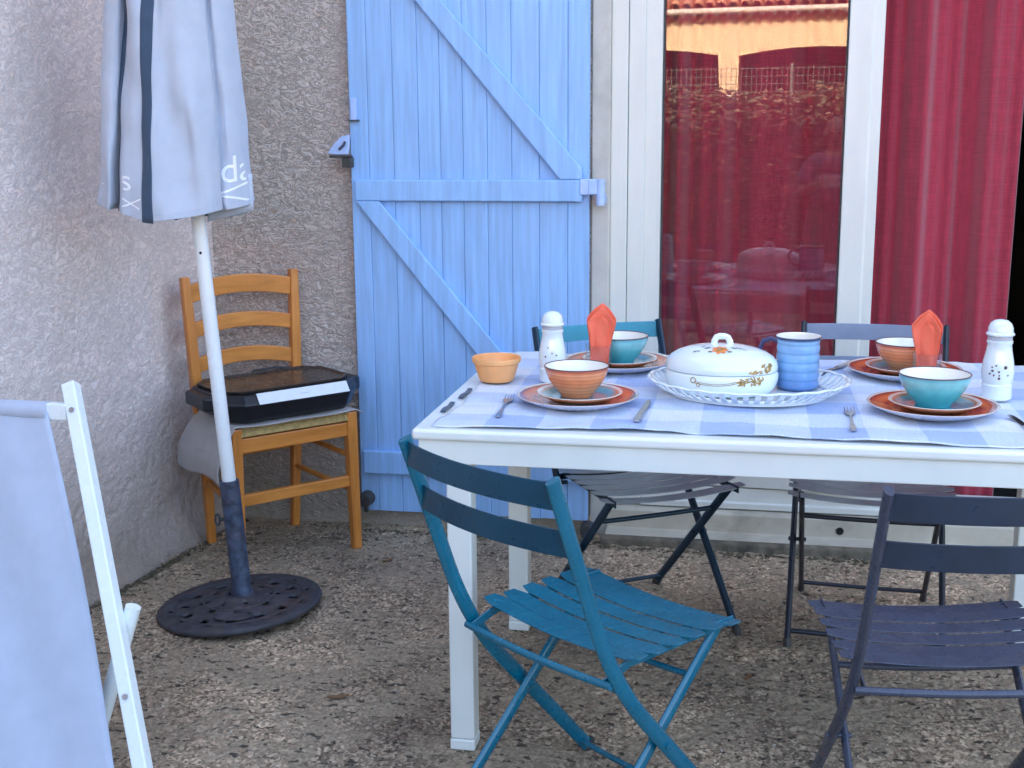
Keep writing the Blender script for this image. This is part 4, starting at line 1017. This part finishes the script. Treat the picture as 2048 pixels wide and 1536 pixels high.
for (x, y, a, sz) in ((-.62, -1.30, .4, .016), (-.35, -.62, 2.1, .014), (.36, -1.02, 1.2, .013), (-.78, -.33, .9, .012)):
    b = MB(); b.grid(9, 5, lambda u, v: ((u-.5)*2*sz*1.7, (v-.5)*2*sz*.6*math.sin(PI*(.04+.92*u)), .004+.5*sz*(v-.5)**2*4*.5+.25*sz*(u-.5)**2*4))
    lf = b.build('dry_leaf', M['dry_leaf'], None, smooth=True, solid=.0006); lf.location = (x, y, float(ground_z(np.float64(x), np.float64(y)))); lf.rotation_euler = (0, 0, a)
    tag(lf, {-.62: 'small dry leaf on the concrete between parasol base and front table leg', -.35: 'small dry leaf on the concrete behind the front left table leg', .36: 'small dry leaf on the concrete under the middle of the table', -.78: 'small dry leaf on the concrete in front of the wooden chair'}[x], 'leaf', 'dry leaves on the ground')

# ------------------------------------------------------------------ what the window reflects
# hedge
hd = thing('hedge', 'clipped leafy hedge reflected in the window', 'hedge', (0, 0, 0))
b = MB()
for k in range(26000):
    x = rnd.uniform(-4.5, 3.5); f = rnd.random()
    if f < .62: y = -8.0+rnd.gauss(0, .06); z = rnd.uniform(.05, 1.62)
    else: y = rnd.uniform(-8.7, -8.0); z = 1.60+rnd.gauss(0, .05)+.05*math.sin(x*3)
    s = rnd.uniform(.025, .05)
    M4 = Matrix.Translation((x, y, z)) @ Matrix.Rotation(rnd.uniform(0, 6.3), 4, 'Z') @ Matrix.Rotation(rnd.uniform(-1.2, 1.2), 4, 'X')
    vs = [b.bm.verts.new(M4 @ Vector(p)) for p in ((-s, 0, 0), (0, -s*.45, .004), (s, 0, 0), (0, s*.45, .004))]
    b.bm.faces.new(vs)
o = b.build('foliage', M['foliage'], hd, recalc=False); o['kind'] = 'stuff'
b = MB(); b.box((-4.5, -8.6, 0), (3.5, -8.08, 1.50)); b.build('inner_twigs', M['bark'], hd)
fn_ = thing('wire_fence', 'green welded wire fence standing behind the hedge', 'fence', (0, 0, 0))
for x in np.arange(-4.3, 3.6, 2.0):
    b = MB(); b.tube([(x, -8.75, 0), (x, -8.75, 1.95)], .022, 10); b.build('fence_post', M['wire'], fn_, smooth=True)
b = MB()
for z in np.arange(1.30, 1.93, .075): b.box((-4.3, -8.752, z), (3.7, -8.746, z+.006))
for x in np.arange(-4.3, 3.7, .05): b.box((x, -8.758, 1.2), (x+.005, -8.7525, 1.92))
o = b.build('wire_mesh', M['wire'], fn_); o['kind'] = 'stuff'
# villa opposite
vl = thing('villa', 'ochre neighbouring villa with an arched loggia and tiled roof reflected in the window', 'house', (0, 0, 0))
def arch_bottom(x):
    # piers centred at -2.36 + 3.18 k , .26 wide
    k = (x+2.36)/3.18; f = k-math.floor(k); d = min(f, 1-f)*3.18
    if d < .13: return 0
    u = (f*3.18-.13)/(3.18-.26)*2-1
    return 2.60+.14*(1-u*u)
b = MB(); bm = b.bm; xs_ = []
for k in range(-3, 4):
    c = -2.36+3.18*k
    xs_ += [c-.13, c-.1299, c+.1299, c+.13]+[c+.13+(3.18-.26)*i/24 for i in range(1, 24)]
xs_ = sorted(xs_)
col = [[bm.verts.new((x, y, z)) for y in (-20, -20.3) for z in (arch_bottom(x+1e-7 if i else x), 3.32)] for i, x in enumerate(xs_)]
for A_, B_ in zip(col, col[1:]):
    for q in ((0, 1), (3, 2), (2, 0), (1, 3)): bm.faces.new((A_[q[0]], A_[q[1]], B_[q[1]], B_[q[0]]))
b.build('arcade_wall', M['villa'], vl)
b = MB(); b.box((-12, -23.5, 0), (8, -23.2, 3.4)); b.build('loggia_wall', M['bark'], vl)
b = MB(); b.box((-12, -23.2, 3.2), (8, -20.31, 3.3)); b.build('loggia_ceiling', M['bark'], vl)
b = MB(); b.tube([(-12, -19.80, 3.40), (8, -19.80, 3.40)], .055, 12); b.build('gutter', M['gutter'], vl, smooth=True)
b = MB(); b.box((-12, -20.0, 3.321), (8, -19.95, 3.335)); b.build('cornice_band', M['villa'], vl)
# cornice (two rows of half-round tiles) and roof tiles, each its own part
def halftile(r, L, flip=1):
    b = MB(); n = 8
    b.grid(n+1, 2, lambda u, v: (r*math.cos(PI*u)*(1-.12*v), L*v, flip*r*math.sin(PI*u)*(1-.12*v))); return b
c_t = halftile(.09, .16).build('cornice_tile', M['tile'], vl, smooth=True, solid=.014)
r_t = halftile(.10, .44).build('roof_tile', M['tile'], vl, smooth=True, solid=.014)
sl = math.radians(17)
first = True
for row in range(2):
    for k in range(34):
        q = c_t if first else c_t.copy()
        if not first: C.objects.link(q); q.parent = vl
        first = False
        q.location = (-6.0+k*.21+row*.105, -19.99+.075*(row+1), 3.20+row*.07); q.rotation_euler = (0, 0, PI)
first = True
for row in range(4):
    for k in range(34):
        q = r_t if first else r_t.copy()
        if not first: C.objects.link(q); q.parent = vl
        first = False
        d = row*.36
        q.location = (-6.0+k*.215, -19.82-d*math.cos(sl)-.0, 3.46+d*math.sin(sl)); q.rotation_euler = (sl, 0, PI) if False else (-sl, 0, 0)
        q.rotation_euler = (sl*-1, 0, 0); q.rotation_euler = (0, 0, PI); q.rotation_euler = (-0.0, 0, PI)
        q.rotation_euler = (sl, 0, PI)
b = MB()
b.grid(240, 2, lambda u, v: (-14+24*u, -19.85-6.0*v, 3.40+6.0*v*math.tan(sl)+.03*abs(math.sin(u*24/.215*PI)))); o = b.build('roof', M['tile'], vl, solid=.03)

# photographer standing behind the camera, seen only as a reflection
pe = thing('person', 'photographer in a lilac top holding up a phone, reflected in the window', 'person', (.36, -4.42, 0), 0)
def skin(name, verts, edges, rad, mat, par, sub=2):
    me = bpy.data.meshes.new(name); me.from_pydata(verts, edges, []); o = bpy.data.objects.new(name, me); C.objects.link(o); o.parent = par
    me.materials.append(mat)
    md = o.modifiers.new('skin', 'SKIN'); md.use_smooth_shade = True
    for v, r in zip(me.skin_vertices[0].data, rad): v.radius = r if isinstance(r, tuple) else (r, r)
    me.skin_vertices[0].data[0].use_root = True
    s = o.modifiers.new('subdivision', 'SUBSURF'); s.levels = sub; s.render_levels = sub; return o
bv = [(0, 0, .76), (0, 0, .90), (0, 0, 1.06), (0, 0, 1.12), (0, .01, 1.19), (0, .02, 1.26), (0, .02, 1.33),
      (-.16, 0, 1.09), (-.20, .05, .92), (-.09, .20, .985), (.16, 0, 1.09), (.20, .05, .92), (.09, .20, .985),
      (-.09, 0, .70), (-.10, .01, .40), (-.10, 0, .06), (-.10, .12, .03), (.09, 0, .70), (.10, .01, .40), (.10, 0, .06), (.10, .12, .03)]
be = [(0, 1), (1, 2), (2, 3), (3, 4), (4, 5), (5, 6), (3, 7), (7, 8), (8, 9), (3, 10), (10, 11), (11, 12), (0, 13), (13, 14), (14, 15), (15, 16), (0, 17), (17, 18), (18, 19), (19, 20)]
br = [(.15, .11), (.125, .09), (.145, .10), (.12, .08), .045, (.066, .078), (.055, .065), .055, .042, .026, .055, .042, .026, .085, .055, .04, .032, .085, .055, .04, .032]
skin('body', bv, be, br, M['skin'], pe)
tv = [(0, 0, .80), (0, 0, .92), (0, 0, 1.06), (0, .004, 1.150), (-.155, 0, 1.085), (-.195, .045, .95), (.155, 0, 1.085), (.195, .045, .95)]
te = [(0, 1), (1, 2), (2, 3), (3, 4), (4, 5), (3, 6), (6, 7)]
skin('blouse', tv, te, [(.175, .13), (.15, .115), (.165, .12), (.085, .075), .075, .06, .075, .06], M['blouse'], pe)
b = MB(); b.lathe([(.155, .84), (.17, .78), (.20, .60), (.24, .36), (.235, .36), (.16, .72), (0, .80)], 32, 1, .8); b.build('skirt', M['skirt'], pe, smooth=True)
b = MB(); b.grid(24, 12, lambda u, v: (.080*math.sin(PI*(.5*v+.02))*math.cos(u*2*PI), .012+.088*math.sin(PI*(.5*v+.02))*math.sin(u*2*PI)-.02*v, 1.315+.085*math.cos(PI*(.62*v))-(.06*v if math.sin(u*2*PI) < .3 else 0)), closed_x=True); b.build('hair', M['hair'], pe, smooth=True, solid=.012)
for s in (-1, 1):
    for k in range(4):
        b = MB(); z = .965+k*.018; b.tube([(s*.088, .198, z), (s*.080, .232, z+.003), (s*.066, .246, z+.006), (s*.050, .240, z+.008)], .0085, 8, scale=[1, .95, .85, .7]); b.build('finger', M['skin'], pe, smooth=True)
    b = MB(); b.tube([(s*.085, .195, .995), (s*.066, .212, 1.012), (s*.048, .216, 1.010)], .010, 8, scale=[1, .95, .75]); b.build('thumb', M['skin'], pe, smooth=True)
    b = MB(); b.tube([(s*.065+0*s, -.0+.085, 1.305), (s*.0+.026*s, .098, 1.305)], .001, 6)
    b.bm.free()
    b = MB(); b.lathe([(0, .006), (.006, .004), (.009, 0)], 12); o = b.build('eye', M['black'], pe, smooth=True); o.location = (s*.026, .090, 1.305); o.rotation_euler = (-PI/2, 0, 0)
b = MB(); b.prism([(-.008, 1.27), (.008, 1.27), (.004, 1.305), (-.004, 1.305)], 'y', .085, .112); b.build('nose', M['skin'], pe, bevel=.004)
b = MB(); b.box((-.020, .088, 1.245), (.020, .096, 1.251)); b.build('mouth', M['dark_print'], pe, bevel=.002)
ph = MB(); ph.box((-.080, -.0045, -.039), (.080, .0045, .039)); pho = ph.build('phone', M['phone'], None, bevel=.006, seg=3); pho.location = (.36, -4.180, 1.000)
pho.rotation_euler = (-.08, 0, 0)
tag(pho, 'pale phone held in both hands by the reflected photographer', 'phone')
